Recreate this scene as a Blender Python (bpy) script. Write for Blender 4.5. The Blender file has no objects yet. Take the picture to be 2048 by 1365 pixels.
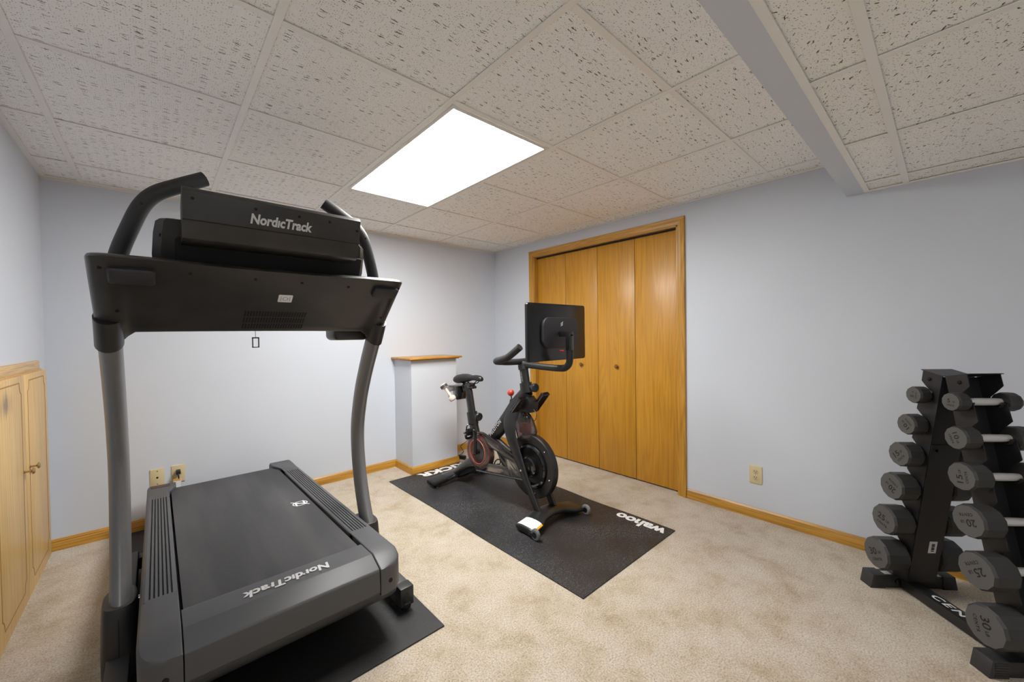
import bpy, bmesh, math, random
from mathutils import Vector, Matrix
random.seed(7)
S = bpy.context.scene
COL = S.collection
PI = math.pi

# ------------------------------------------------------------------ camera
cd = bpy.data.cameras.new('camera'); cam = bpy.data.objects.new('camera', cd); COL.objects.link(cam)
S.camera = cam
cd.sensor_width = 36.0; cd.lens = 786.47 / 2048 * 36.0; cd.clip_start = 0.02
_r = Vector((0.74183, -0.67045, -0.01368)); _u = Vector((0.01954, 0.00122, 0.99981)); _f = Vector((0.67030, 0.74195, -0.01401))
m = Matrix((( _r.x, _u.x, -_f.x), (_r.y, _u.y, -_f.y), (_r.z, _u.z, -_f.z))).to_4x4()
m.translation = (-1.5056, -1.3326, 1.2089)
cam.matrix_world = m

# ------------------------------------------------------------------ world, exposure
wd = bpy.data.worlds.new('world'); S.world = wd; wd.use_nodes = True
wd.node_tree.nodes['Background'].inputs[0].default_value = (0.8, 0.85, 0.9, 1)
wd.node_tree.nodes['Background'].inputs[1].default_value = 0.15
S.view_settings.view_transform = 'Standard'; S.view_settings.look = 'None'
S.view_settings.gamma = 1.0; S.view_settings.use_curve_mapping = False
S.view_settings.exposure = 0.0
LIGHT = 32.5          # troffer lens radiance
try:
    S.cycles.max_bounces = 14; S.cycles.diffuse_bounces = 8; S.cycles.glossy_bounces = 4
except Exception: pass

# room (metres): right wall x=XR, back wall y=YB, left wall x=XL, ceiling z=H
XL, XR, YB, YF, H, HL = -1.983, 1.366, 2.124, -3.4, 2.155, 1.958

# ------------------------------------------------------------------ materials
def nodes(name):
    mt = bpy.data.materials.new(name); mt.use_nodes = True
    nt = mt.node_tree; b = nt.nodes['Principled BSDF']
    return mt, nt, b
def N(nt, t, **kw):
    n = nt.nodes.new(t)
    for k, v in kw.items(): setattr(n, k, v)
    return n
def coords(nt, scale=(1, 1, 1), rand=False, rot=(0, 0, 0)):
    tc = N(nt, 'ShaderNodeTexCoord'); mp = N(nt, 'ShaderNodeMapping')
    mp.inputs['Scale'].default_value = scale; mp.inputs['Rotation'].default_value = rot
    if rand:
        oi = N(nt, 'ShaderNodeObjectInfo'); ml = N(nt, 'ShaderNodeVectorMath', operation='SCALE')
        cb = N(nt, 'ShaderNodeCombineXYZ')
        nt.links.new(oi.outputs['Random'], cb.inputs[0]); nt.links.new(oi.outputs['Random'], cb.inputs[1])
        ml.inputs['Scale'].default_value = 37.0; nt.links.new(cb.outputs[0], ml.inputs[0])
        ad = N(nt, 'ShaderNodeVectorMath', operation='ADD')
        nt.links.new(tc.outputs['Object'], ad.inputs[0]); nt.links.new(ml.outputs[0], ad.inputs[1])
        nt.links.new(ad.outputs[0], mp.inputs['Vector'])
    else:
        nt.links.new(tc.outputs['Object'], mp.inputs['Vector'])
    return mp.outputs[0]
def ramp(nt, src, stops):
    r = N(nt, 'ShaderNodeValToRGB'); e = r.color_ramp.elements
    while len(e) < len(stops): e.new(0.5)
    for i, (p, c) in enumerate(stops):
        e[i].position = p; e[i].color = (c[0], c[1], c[2], 1) if not isinstance(c, (int, float)) else (c, c, c, 1)
    nt.links.new(src, r.inputs[0]); return r.outputs[0]
def noise(nt, vec, scale, detail=2.0, rough=0.5, dist=0.0):
    n = N(nt, 'ShaderNodeTexNoise'); n.inputs['Scale'].default_value = scale
    n.inputs['Detail'].default_value = detail; n.inputs['Roughness'].default_value = rough
    n.inputs['Distortion'].default_value = dist
    nt.links.new(vec, n.inputs['Vector']); return n.outputs['Fac']
def bump(nt, b, h, strength, dist=0.002):
    bp = N(nt, 'ShaderNodeBump'); bp.inputs['Strength'].default_value = strength; bp.inputs['Distance'].default_value = dist
    nt.links.new(h, bp.inputs['Height']); nt.links.new(bp.outputs[0], b.inputs['Normal'])
def mixc(nt, f, a, b_, mode='MIX'):
    x = N(nt, 'ShaderNodeMix', data_type='RGBA', blend_type=mode)
    for s, v in ((x.inputs[0], f), (x.inputs[6], a), (x.inputs[7], b_)):
        if hasattr(v, 'node'): nt.links.new(v, s)
        else: s.default_value = v if isinstance(v, (int, float)) else (v[0], v[1], v[2], 1)
    return x.outputs[2]
def math_(nt, op, a, b_=0.0):
    x = N(nt, 'ShaderNodeMath', operation=op)
    for s, v in ((x.inputs[0], a), (x.inputs[1], b_)):
        if hasattr(v, 'node'): nt.links.new(v, s)
        else: s.default_value = v
    return x.outputs[0]

def plain(name, col, rough=0.5, metal=0.0, grain=0.0, gscale=600, spec=0.5, coat=0.0, var=0.0):
    mt, nt, b = nodes(name)
    b.inputs['Base Color'].default_value = (*col, 1); b.inputs['Roughness'].default_value = rough
    b.inputs['Metallic'].default_value = metal; b.inputs['Specular IOR Level'].default_value = spec
    b.inputs['Coat Weight'].default_value = coat
    v = coords(nt)
    if var:
        f = noise(nt, v, 9, 4)
        c = ramp(nt, f, [(0.3, [x * (1 - var) for x in col]), (0.7, [x * (1 + var) for x in col])])
        nt.links.new(c, b.inputs['Base Color'])
    if grain:
        bump(nt, b, noise(nt, v, gscale, 2), grain, 0.0006)
    return mt

def mk_wall():
    mt, nt, b = nodes('painted_drywall')
    v = coords(nt)
    f = noise(nt, v, 2.3, 4)
    c = ramp(nt, f, [(0.25, (0.598, 0.634, 0.698)), (0.75, (0.624, 0.661, 0.722))])
    nt.links.new(c, b.inputs['Base Color']); b.inputs['Roughness'].default_value = 0.55
    b.inputs['Specular IOR Level'].default_value = 0.25
    bump(nt, b, noise(nt, v, 180, 3), 0.12, 0.001)
    return mt
def mk_carpet():
    mt, nt, b = nodes('beige_carpet')
    v = coords(nt)
    big = noise(nt, v, 5.5, 6, 0.68, 0.2)
    c1 = ramp(nt, big, [(0.30, (0.43, 0.325, 0.205)), (0.50, (0.575, 0.49, 0.38)), (0.70, (0.635, 0.565, 0.47))])
    fine = noise(nt, v, 150, 4, 0.8)
    c2 = ramp(nt, fine, [(0.36, 0.42), (0.50, 0.97), (0.64, 1.25)])
    c = mixc(nt, 0.85, c1, c2, 'MULTIPLY')
    nt.links.new(c, b.inputs['Base Color']); b.inputs['Roughness'].default_value = 0.95
    b.inputs['Specular IOR Level'].default_value = 0.1
    b.inputs['Sheen Weight'].default_value = 0.25; b.inputs['Sheen Roughness'].default_value = 0.5
    h = math_(nt, 'ADD', fine, math_(nt, 'MULTIPLY', noise(nt, v, 60, 3), 0.6))
    bump(nt, b, h, 0.7, 0.006)
    return mt
def mk_tile(name, sx, sy, keep, rot):
    """mineral tile: worm-like fissures (stretched cells) and pin holes"""
    mt, nt, b = nodes(name)
    v2 = coords(nt, (1, 1, 1), rand=True)
    wob = N(nt, 'ShaderNodeTexNoise'); wob.inputs['Scale'].default_value = 95; wob.inputs['Detail'].default_value = 2; nt.links.new(v2, wob.inputs['Vector'])
    off = N(nt, 'ShaderNodeVectorMath', operation='SCALE'); off.inputs['Scale'].default_value = 0.011; nt.links.new(wob.outputs['Color'], off.inputs[0])
    ad = N(nt, 'ShaderNodeVectorMath', operation='ADD'); nt.links.new(v2, ad.inputs[0]); nt.links.new(off.outputs[0], ad.inputs[1])
    def worms(sc, rz, kp, rad):
        mp = N(nt, 'ShaderNodeMapping', vector_type='TEXTURE'); mp.inputs['Rotation'].default_value = (0, 0, rz); mp.inputs['Scale'].default_value = (1 / sc[0], 1 / sc[1], 10)
        nt.links.new(ad.outputs[0], mp.inputs['Vector'])
        vo = N(nt, 'ShaderNodeTexVoronoi', voronoi_dimensions='2D'); vo.inputs['Scale'].default_value = 1.0; nt.links.new(mp.outputs[0], vo.inputs['Vector'])
        sp = N(nt, 'ShaderNodeSeparateColor'); nt.links.new(vo.outputs['Color'], sp.inputs[0])
        kf = math_(nt, 'LESS_THAN', sp.outputs[0], kp)
        rr = math_(nt, 'ADD', math_(nt, 'MULTIPLY', sp.outputs[1], rad), rad * 0.45)
        return math_(nt, 'MULTIPLY', kf, math_(nt, 'LESS_THAN', vo.outputs['Distance'], rr))
    fis = worms((sx, sy), rot, keep, 0.26)
    if rot: fis = math_(nt, 'MAXIMUM', fis, worms((sx * 1.2, sy), -rot * 1.6, keep * 0.8, 0.24))
    vo = N(nt, 'ShaderNodeTexVoronoi', voronoi_dimensions='2D'); vo.inputs['Scale'].default_value = 150; nt.links.new(v2, vo.inputs['Vector'])
    rnd = N(nt, 'ShaderNodeSeparateColor'); nt.links.new(vo.outputs['Color'], rnd.inputs[0])
    rad = math_(nt, 'MULTIPLY', math_(nt, 'SUBTRACT', rnd.outputs[0], 0.30), 0.33)
    pin = math_(nt, 'MULTIPLY', math_(nt, 'LESS_THAN', vo.outputs['Distance'], rad), 0.8)
    hole = math_(nt, 'MAXIMUM', fis, pin)
    tone = noise(nt, v2, 1.1, 3)
    base = ramp(nt, tone, [(0.3, (0.905, 0.892, 0.868)), (0.7, (0.935, 0.925, 0.902))])
    c = mixc(nt, hole, base, (0.14, 0.115, 0.095))
    nt.links.new(c, b.inputs['Base Color']); b.inputs['Roughness'].default_value = 0.9
    b.inputs['Specular IOR Level'].default_value = 0.15
    inv = math_(nt, 'SUBTRACT', 1.0, hole)
    bump(nt, b, math_(nt, 'ADD', inv, math_(nt, 'MULTIPLY', noise(nt, v2, 500, 2), 0.25)), 0.5, 0.002)
    return mt
def mk_oak(name, axis, dark, mid, light, rough=0.38, sc=1.0, coat=0.25, fig=0.34, pd=0.62, stain=None):
    """oak veneer, grain along axis 0/1/2"""
    mt, nt, b = nodes(name)
    s = [14 * sc] * 3; s[axis] = 0.9 * sc
    v = coords(nt, s, rand=True)
    ds = noise(nt, v, 0.55, 2, 0.5, 0.4)
    wv = N(nt, 'ShaderNodeMath', operation='SINE')
    nt.links.new(math_(nt, 'MULTIPLY', ds, 95.0), wv.inputs[0])
    s2 = [160 * sc] * 3; s2[axis] = 3.5 * sc
    v2 = coords(nt, s2, rand=True)
    pore = noise(nt, v2, 1.0, 3, 0.6)
    cath = ramp(nt, math_(nt, 'ADD', math_(nt, 'MULTIPLY', wv.outputs[0], 0.5), 0.5), [(0.0, dark), (0.45, mid), (1.0, light)])
    pr = ramp(nt, pore, [(0.36, pd), (0.5, 0.97), (0.7, 1.04)])
    c = mixc(nt, 0.85, mixc(nt, fig, mid, cath), pr, 'MULTIPLY')
    v3 = coords(nt, [1.5 if i != axis else 0.5 for i in range(3)], rand=True)
    tone = ramp(nt, noise(nt, v3, 1.5, 2), [(0.3, 0.92), (0.7, 1.06)])
    c = mixc(nt, 1.0, c, tone, 'MULTIPLY')
    if stain:    # old scorch mark in the finish, with its own ragged outline
        tc = N(nt, 'ShaderNodeTexCoord'); sb = N(nt, 'ShaderNodeVectorMath', operation='SUBTRACT'); sb.inputs[1].default_value = stain[0]
        nt.links.new(tc.outputs['Object'], sb.inputs[0]); dv = N(nt, 'ShaderNodeVectorMath', operation='DIVIDE'); dv.inputs[1].default_value = stain[1]
        nt.links.new(sb.outputs[0], dv.inputs[0]); ln = N(nt, 'ShaderNodeVectorMath', operation='LENGTH'); nt.links.new(dv.outputs[0], ln.inputs[0])
        sv = coords(nt, (60, 60, 9)); ff_ = math_(nt, 'ADD', ln.outputs['Value'], math_(nt, 'MULTIPLY', noise(nt, sv, 1.0, 3), 0.9))
        c = mixc(nt, ramp(nt, ff_, [(0.55, 0.72), (1.35, 0.0)]), c, (0.10, 0.065, 0.07))
    nt.links.new(c, b.inputs['Base Color']); b.inputs['Roughness'].default_value = rough
    b.inputs['Coat Weight'].default_value = coat; b.inputs['Coat Roughness'].default_value = 0.25
    bump(nt, b, pore, 0.15, 0.0006)
    return mt
def mk_mat(name, fleck):
    mt, nt, b = nodes(name)
    v = coords(nt)
    f = noise(nt, v, 210, 3, 0.75)
    wear = noise(nt, v, 3.0, 4)
    spots = math_(nt, 'MULTIPLY', ramp(nt, f, [(0.55, 0.0), (0.66, 1.0)]), ramp(nt, wear, [(0.35, 0.15 * fleck), (0.65, fleck)]))
    c = mixc(nt, spots, (0.014, 0.0138, 0.0145), (0.30, 0.31, 0.335))
    nt.links.new(c, b.inputs['Base Color'])
    nt.links.new(ramp(nt, wear, [(0.3, 0.42), (0.7, 0.56)]), b.inputs['Roughness'])
    bump(nt, b, math_(nt, 'ADD', f, noise(nt, v, 90, 2)), 0.55, 0.0018)
    return mt
def mk_smoke(name, tint, gloss=0.08):
    mt, nt, b = nodes(name)
    out = nt.nodes['Material Output']
    tr = N(nt, 'ShaderNodeBsdfTransparent'); tr.inputs[0].default_value = (*tint, 1)
    gl = N(nt, 'ShaderNodeBsdfGlossy'); gl.inputs['Roughness'].default_value = gloss; gl.inputs[0].default_value = (0.9, 0.9, 0.92, 1)
    fr = N(nt, 'ShaderNodeFresnel'); fr.inputs[0].default_value = 1.5
    f2 = N(nt, 'ShaderNodeBsdfDiffuse'); f2.inputs[0].default_value = (tint[0] * 0.4, tint[1] * 0.4, tint[2] * 0.4, 1)
    m0 = N(nt, 'ShaderNodeMixShader'); m0.inputs[0].default_value = 0.18
    nt.links.new(tr.outputs[0], m0.inputs[1]); nt.links.new(f2.outputs[0], m0.inputs[2])
    m1 = N(nt, 'ShaderNodeMixShader'); nt.links.new(fr.outputs[0], m1.inputs[0])
    nt.links.new(m0.outputs[0], m1.inputs[1]); nt.links.new(gl.outputs[0], m1.inputs[2])
    nt.links.new(m1.outputs[0], out.inputs[0]); nt.nodes.remove(b)
    return mt
def mk_lens(name='prismatic_lens', power=1.0):
    mt, nt, b = nodes(name)
    out = nt.nodes['Material Output']
    tc = N(nt, 'ShaderNodeTexCoord'); sp = N(nt, 'ShaderNodeSeparateXYZ'); nt.links.new(tc.outputs['Object'], sp.inputs[0])
    # two tubes behind the lens along y at x = +-0.13 of its centre
    ax = math_(nt, 'ABSOLUTE', sp.outputs[0])
    d = math_(nt, 'ABSOLUTE', math_(nt, 'SUBTRACT', ax, 0.12))
    band = ramp(nt, math_(nt, 'MULTIPLY', d, 5.0), [(0.0, 1.35), (0.45, 1.0), (0.9, 0.72)])
    v = coords(nt, (1, 1, 1), rot=(0, 0, PI / 4))
    ck = N(nt, 'ShaderNodeTexChecker'); ck.inputs['Scale'].default_value = 170; nt.links.new(v, ck.inputs['Vector'])
    pat = math_(nt, 'ADD', math_(nt, 'MULTIPLY', ck.outputs['Fac'], 0.12), 0.94)
    em = N(nt, 'ShaderNodeEmission'); em.inputs[0].default_value = (1.0, 0.985, 0.955, 1)
    st = math_(nt, 'MULTIPLY', math_(nt, 'MULTIPLY', band, pat), LIGHT * power)
    nt.links.new(st, em.inputs[1]); nt.links.new(em.outputs[0], out.inputs[0]); nt.nodes.remove(b)
    return mt
def mk_belt():
    mt, nt, b = nodes('tread_belt')
    v = coords(nt, (1, 1, 1)); f = noise(nt, v, 420, 2, 0.6)
    v2 = coords(nt, (9, 1.2, 1)); w = noise(nt, v2, 1.0, 4)
    c = mixc(nt, ramp(nt, w, [(0.42, 0.0), (0.75, 0.65)]), ramp(nt, f, [(0.35, (0.026, 0.026, 0.028)), (0.65, (0.050, 0.050, 0.053))]), (0.085, 0.083, 0.085))
    nt.links.new(c, b.inputs['Base Color']); b.inputs['Roughness'].default_value = 0.62
    vd = N(nt, 'ShaderNodeTexVoronoi'); vd.inputs['Scale'].default_value = 330; nt.links.new(v, vd.inputs['Vector'])
    bump(nt, b, vd.outputs['Distance'], 0.35, 0.001)
    return mt
def mk_brushed(name, col, rough):
    mt, nt, b = nodes(name)
    v = coords(nt, (250, 250, 4)); f = noise(nt, v, 1.0, 2)
    c = ramp(nt, f, [(0.3, [x * 0.96 for x in col]), (0.7, [x * 1.04 for x in col])])
    nt.links.new(c, b.inputs['Base Color']); b.inputs['Roughness'].default_value = rough; b.inputs['Metallic'].default_value = 0.35
    bump(nt, b, f, 0.06, 0.0005)
    return mt

M = dict(
    wall=mk_wall(), carpet=mk_carpet(),
    tile=mk_tile('fissured_ceiling_tile', 30, 215, 0.13, 0.0), tile2=mk_tile('fissured_ceiling_tile_low', 42, 190, 0.075, 0.5),
    tee=plain('tee_enamel', (0.86, 0.835, 0.795), 0.45), lightframe=plain('light_frame_enamel', (0.72, 0.70, 0.66), 0.35),
    lens=mk_lens(), fill_lens=mk_lens('fill_light_lens', 0.22), plenum=plain('plenum', (0.18, 0.17, 0.16), 0.9),
    oak_x=mk_oak('golden_oak_x', 0, (0.33, 0.145, 0.012), (0.53, 0.260, 0.032), (0.64, 0.350, 0.060), coat=0.12),
    oak_y=mk_oak('golden_oak_y', 1, (0.33, 0.145, 0.012), (0.53, 0.260, 0.032), (0.64, 0.350, 0.060), coat=0.12),
    oak_z=mk_oak('golden_oak_z', 2, (0.33, 0.145, 0.012), (0.53, 0.260, 0.032), (0.64, 0.350, 0.060), coat=0.12),
    door=mk_oak('closet_door_oak', 2, (0.36, 0.155, 0.010), (0.545, 0.255, 0.022), (0.63, 0.325, 0.040), 0.42, 0.8, 0.18, 0.22, 0.80),
    cab=mk_oak('pale_oak_veneer', 2, (0.56, 0.33, 0.10), (0.74, 0.48, 0.185), (0.80, 0.57, 0.25), 0.42, 0.7, 0.2, 0.25, 0.78, stain=((0.028, -0.300, 0.960), (1.0, 0.20, 0.11))),
    cab_y=mk_oak('pale_oak_veneer_rail', 1, (0.54, 0.31, 0.11), (0.70, 0.45, 0.19), (0.77, 0.53, 0.25), 0.42, 0.9, 0.2),
    groove=plain('routed_groove', (0.36, 0.19, 0.055), 0.6),
    mat_a=mk_mat('fleck_rubber_mat', 0.9), mat_b=mk_mat('black_rubber_mat', 0.06),
    white=plain('white_print', (0.80, 0.80, 0.80), 0.55), silverprint=plain('silver_print', (0.62, 0.62, 0.62), 0.45),
    plas=plain('charcoal_plastic', (0.050, 0.051, 0.054), 0.42, grain=0.35, gscale=900),
    plas_d=plain('black_plastic', (0.022, 0.021, 0.021), 0.42, grain=0.2, gscale=900, var=0.12),
    plas_g=plain('gloss_black_plastic', (0.012, 0.012, 0.013), 0.16),
    grey=plain('console_black', (0.030, 0.028, 0.026), 0.36, grain=0.1, gscale=700, var=0.25),
    pad=plain('soft_pad_black', (0.024, 0.024, 0.028), 0.5),
    rail=plain('rail_charcoal', (0.074, 0.075, 0.079), 0.46, grain=0.3, gscale=900),
    belt=mk_belt(), upright=mk_brushed('upright_grey', (0.20, 0.20, 0.205), 0.36),
    hole=plain('dark_recess', (0.004, 0.004, 0.004), 0.8),
    bolt=plain('bolt_black', (0.02, 0.02, 0.02), 0.2, 0.6), steel=plain('bright_steel', (0.55, 0.55, 0.56), 0.22, 1.0),
    bike=plain('bike_matte_black', (0.011, 0.011, 0.012), 0.37, grain=0.06, gscale=900),
    bike_g=plain('bike_gloss_black', (0.010, 0.010, 0.011), 0.10, coat=0.5),
    rubber=plain('grip_rubber', (0.017, 0.017, 0.018), 0.55, grain=0.2, gscale=1200),
    saddle=plain('saddle_vinyl', (0.011, 0.011, 0.013), 0.38, grain=0.1, gscale=800),
    red=plain('red_knob', (0.60, 0.045, 0.025), 0.3, coat=0.4), redring=plain('copper_red_plastic', (0.42, 0.10, 0.075), 0.25, coat=0.3),
    smoke=mk_smoke('smoky_clear_plastic', (0.68, 0.65, 0.62)), smoke_d=mk_smoke('dark_smoky_plastic', (0.55, 0.45, 0.45), 0.05),
    smoke_r=mk_smoke('red_smoky_plastic', (0.78, 0.60, 0.56)),
    clearwheel=plain('clear_grey_urethane', (0.15, 0.15, 0.155), 0.25, var=0.45),
    screen_back=plain('screen_back', (0.007, 0.007, 0.007), 0.28, coat=0.1), screen_pad=plain('screen_pad', (0.030, 0.029, 0.033), 0.5),
    screen=plain('screen_glass', (0.004, 0.004, 0.005), 0.06),
    urethane_f=plain('dumbbell_face_urethane', (0.082, 0.079, 0.077), 0.65, grain=0.3, gscale=800), urethane=plain('dumbbell_urethane', (0.036, 0.0355, 0.035), 0.5, grain=0.2, gscale=800),
    knurl=plain('knurled_steel', (0.72, 0.72, 0.71), 0.40, 0.35, grain=0.6, gscale=900),
    rack=plain('rack_powder_coat', (0.017, 0.017, 0.018), 0.40, grain=0.25, gscale=900),
    rackcap=plain('rack_end_cap', (0.028, 0.028, 0.030), 0.5, grain=0.2),
    engraved=plain('engraved_black', (0.003, 0.003, 0.003), 0.8),
    almond=plain('almond_plastic', (0.66, 0.55, 0.33), 0.35), almond_d=plain('almond_plastic_insert', (0.58, 0.48, 0.29), 0.35),
    brass=plain('aged_brass', (0.50, 0.36, 0.17), 0.25, 0.9), bronze=plain('bronze_knob', (0.26, 0.13, 0.06), 0.3, 0.5),
    cream=plain('cream_rubber', (0.72, 0.58, 0.50), 0.45), paper=plain('paper_label', (0.80, 0.80, 0.78), 0.5),
    orange=plain('orange_stripe', (0.80, 0.33, 0.02), 0.45), labelred=plain('red_print', (0.28, 0.03, 0.03), 0.4),
    cord=plain('black_cord', (0.012, 0.012, 0.012), 0.45), backing=plain('closet_dark', (0.05, 0.035, 0.02), 0.9),
)

# ------------------------------------------------------------------ mesh building
class MB:
    def __init__(s): s.bm = bmesh.new()
    def face(s, pts):
        return s.bm.faces.new([s.bm.verts.new(p) for p in pts])
    def box(s, c, d, rot=None, bev=0.0, seg=2):
        b = bmesh.new(); bmesh.ops.create_cube(b, size=1.0)
        bmesh.ops.scale(b, vec=d, verts=b.verts)
        if bev: bmesh.ops.bevel(b, geom=list(b.edges), offset=min(bev, min(d) * 0.49), segments=seg, affect='EDGES', profile=0.5)
        if rot is not None: bmesh.ops.rotate(b, cent=(0, 0, 0), matrix=rot, verts=b.verts)
        bmesh.ops.translate(b, vec=c, verts=b.verts); s.add(b); return s
    def bx(s, x0, x1, y0, y1, z0, z1, bev=0.0, seg=2):
        return s.box(((x0 + x1) / 2, (y0 + y1) / 2, (z0 + z1) / 2), (abs(x1 - x0), abs(y1 - y0), abs(z1 - z0)), None, bev, seg)
    def add(s, b):
        me = bpy.data.meshes.new('tmp'); b.to_mesh(me); b.free(); s.bm.from_mesh(me); bpy.data.meshes.remove(me); return s
    def loft(s, rings, caps=True, closed=False):
        vr = [[s.bm.verts.new(p) for p in r] for r in rings]; n = len(rings[0])
        rng = range(len(vr)) if closed else range(len(vr) - 1)
        for i in rng:
            a, b = vr[i], vr[(i + 1) % len(vr)]
            for j in range(n):
                k = (j + 1) % n
                try: s.bm.faces.new((a[j], a[k], b[k], b[j]))
                except ValueError: pass
        if caps and not closed:
            s.bm.faces.new(vr[0][::-1]); s.bm.faces.new(vr[-1])
        return s
    def prism(s, prof, axis, a, b, bev=0.0, seg=2):
        """prof: 2D polygon in the other two axes (in x,y,z order), extruded from a to b along axis"""
        def mk(p, t):
            q = list(p); q.insert(axis, t); return q
        t = bmesh.new()
        v0 = [t.verts.new(mk(p, a)) for p in prof]; v1 = [t.verts.new(mk(p, b)) for p in prof]; n = len(prof)
        t.faces.new(v0); t.faces.new(v1[::-1])
        for i in range(n): t.faces.new((v0[i], v0[(i + 1) % n], v1[(i + 1) % n], v1[i]))
        bmesh.ops.recalc_face_normals(t, faces=t.faces)
        if bev: bmesh.ops.bevel(t, geom=list(t.edges), offset=bev, segments=seg, affect='EDGES', profile=0.5)
        return s.add(t)
    def tube(s, path, r, n=14, caps=True, ry=None, up=None, closed=False):
        """swept ellipse; r may be list; ry second radius (along 'up')"""
        P = [Vector(p) for p in path]; L = len(P); rings = []
        upv = Vector(up) if up else None; prev = None
        for i in range(L):
            if closed: t = (P[(i + 1) % L] - P[i - 1]).normalized()
            else: t = (P[min(i + 1, L - 1)] - P[max(i - 1, 0)]).normalized()
            if upv is not None:
                bvec = (upv - t * upv.dot(t)).normalized()
            elif prev is None:
                a = Vector((0, 0, 1)) if abs(t.z) < 0.9 else Vector((0, 1, 0)); bvec = (a - t * a.dot(t)).normalized()
            else: bvec = (prev - t * prev.dot(t)).normalized()
            prev = bvec; a = t.cross(bvec)
            ra = r[i] if isinstance(r, (list, tuple)) else r
            rb = ra if ry is None else (ry[i] if isinstance(ry, (list, tuple)) else ry)
            rings.append([P[i] + a * (ra * math.cos(2 * PI * j / n)) + bvec * (rb * math.sin(2 * PI * j / n)) for j in range(n)])
        return s.loft(rings, caps, closed)
    def lathe(s, prof, o, ax, n=24, caps=True):
        """prof: list (radius, dist along ax)"""
        ax = Vector(ax).normalized(); a = Vector((0, 0, 1)) if abs(ax.z) < 0.9 else Vector((1, 0, 0))
        b = (a - ax * a.dot(ax)).normalized(); c = ax.cross(b); o = Vector(o)
        return s.loft([[o + ax * h + b * (r * math.cos(2 * PI * j / n)) + c * (r * math.sin(2 * PI * j / n)) for j in range(n)] for r, h in prof], caps)
    def build(s, name, mat, parent=None, smooth=35, loc=None):
        bmesh.ops.remove_doubles(s.bm, verts=s.bm.verts, dist=1e-6)
        bmesh.ops.recalc_face_normals(s.bm, faces=s.bm.faces)
        off = Vector(loc) if loc is not None else (Vector((0, 0, 0)) if parent is None else wloc(parent))
        if off.length: bmesh.ops.translate(s.bm, vec=-off, verts=s.bm.verts)
        me = bpy.data.meshes.new(name); s.bm.to_mesh(me); s.bm.free()
        if smooth:
            me.polygons.foreach_set('use_smooth', [True] * len(me.polygons)); me.set_sharp_from_angle(angle=math.radians(smooth))
        o = bpy.data.objects.new(name, me); COL.objects.link(o)
        if isinstance(mat, str): mat = M[mat]
        me.materials.append(mat)
        if parent is not None: o.parent = parent
        elif loc is not None: o.location = loc
        return o
def wloc(o):
    v = Vector((0, 0, 0))
    while o is not None: v += o.location; o = o.parent
    return v
def spline(pts, n=8):
    """Catmull-Rom through pts"""
    P = [Vector(p) for p in pts]; P = [P[0] * 2 - P[1]] + P + [P[-1] * 2 - P[-2]]; out = []
    for i in range(1, len(P) - 2):
        p0, p1, p2, p3 = P[i - 1:i + 3]
        for k in range(n):
            t = k / n
            out.append(0.5 * ((2 * p1) + (p2 - p0) * t + (2 * p0 - 5 * p1 + 4 * p2 - p3) * t * t + (3 * p1 - p0 - 3 * p2 + p3) * t ** 3))
    out.append(P[-2]); return out
def lerp_list(a, n): # resample radius list to spline length
    L = len(a) - 1; out = []
    for i in range(L * n + 1):
        k = min(i // n, L - 1); t = i / n - k; out.append(a[k] * (1 - t) + a[k + 1] * t)
    return out
def rrect(cx, cy, w, h, r, n=5):
    pts = []
    for (sx, sy, a0) in ((1, 1, 0), (-1, 1, PI / 2), (-1, -1, PI), (1, -1, 1.5 * PI)):
        for k in range(n + 1):
            a = a0 + k * PI / 2 / n; pts.append((cx + sx * (w / 2 - r) + r * math.cos(a), cy + sy * (h / 2 - r) + r * math.sin(a)))
    return pts
def thing(name, label, cat, loc=(0, 0, 0), group=None, rotz=0.0):
    o = bpy.data.objects.new(name, None); o.empty_display_size = 0.1; COL.objects.link(o)
    o.location = loc; o.rotation_euler = (0, 0, rotz); return tag(o, label, cat, group)
def tag(o, label=None, cat=None, group=None, kind=None):
    if label: o['label'] = label
    if cat: o['category'] = cat
    if group: o['group'] = group
    if kind: o['kind'] = kind
    return o
def struct(o, label, cat):
    return tag(o, label, cat, None, 'structure')

_tcache = {}
def text_obj(body, w, h, origin, right, up, mat, name, parent, bold=0.0, shear=0.0, thick=0.0006, space=1.0, local=False, cut=None):
    """flat raised lettering of width w and cap height h centred at origin"""
    cu = bpy.data.curves.new('txt', 'FONT'); cu.body = body; cu.size = 1.0; cu.offset = bold; cu.shear = shear
    cu.space_character = space; cu.align_x = 'LEFT'; cu.resolution_u = 3
    to = bpy.data.objects.new('txt', cu); COL.objects.link(to)
    dg = bpy.context.evaluated_depsgraph_get()
    me = bpy.data.meshes.new_from_object(to.evaluated_get(dg)); bpy.data.objects.remove(to); bpy.data.curves.remove(cu)
    xs = [v.co.x for v in me.vertices]; ys = [v.co.y for v in me.vertices]
    x0, x1, y0, y1 = min(xs), max(xs), min(ys), max(ys)
    b = bmesh.new(); b.from_mesh(me); bpy.data.meshes.remove(me)
    r = Vector(right).normalized(); u = Vector(up).normalized(); nn = r.cross(u); o = Vector(origin)
    for v in b.verts:
        a = ((v.co.x - x0) / (x1 - x0) - 0.5) * w; c = ((v.co.y - y0) / (y1 - y0) - 0.5) * h
        v.co = o + r * a + u * c + nn * thick
    s = MB(); s.bm.free(); s.bm = b
    return s.build(name, mat, parent, smooth=0, loc=Vector((0, 0, 0)) if local else None)
def disc(name, c, r, ax, mat, parent, h=0.002, n=14):
    return MB().lathe([(r, -0.001), (r, h * 0.6), (r * 0.75, h)], c, ax, n).build(name, mat, parent)

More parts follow.
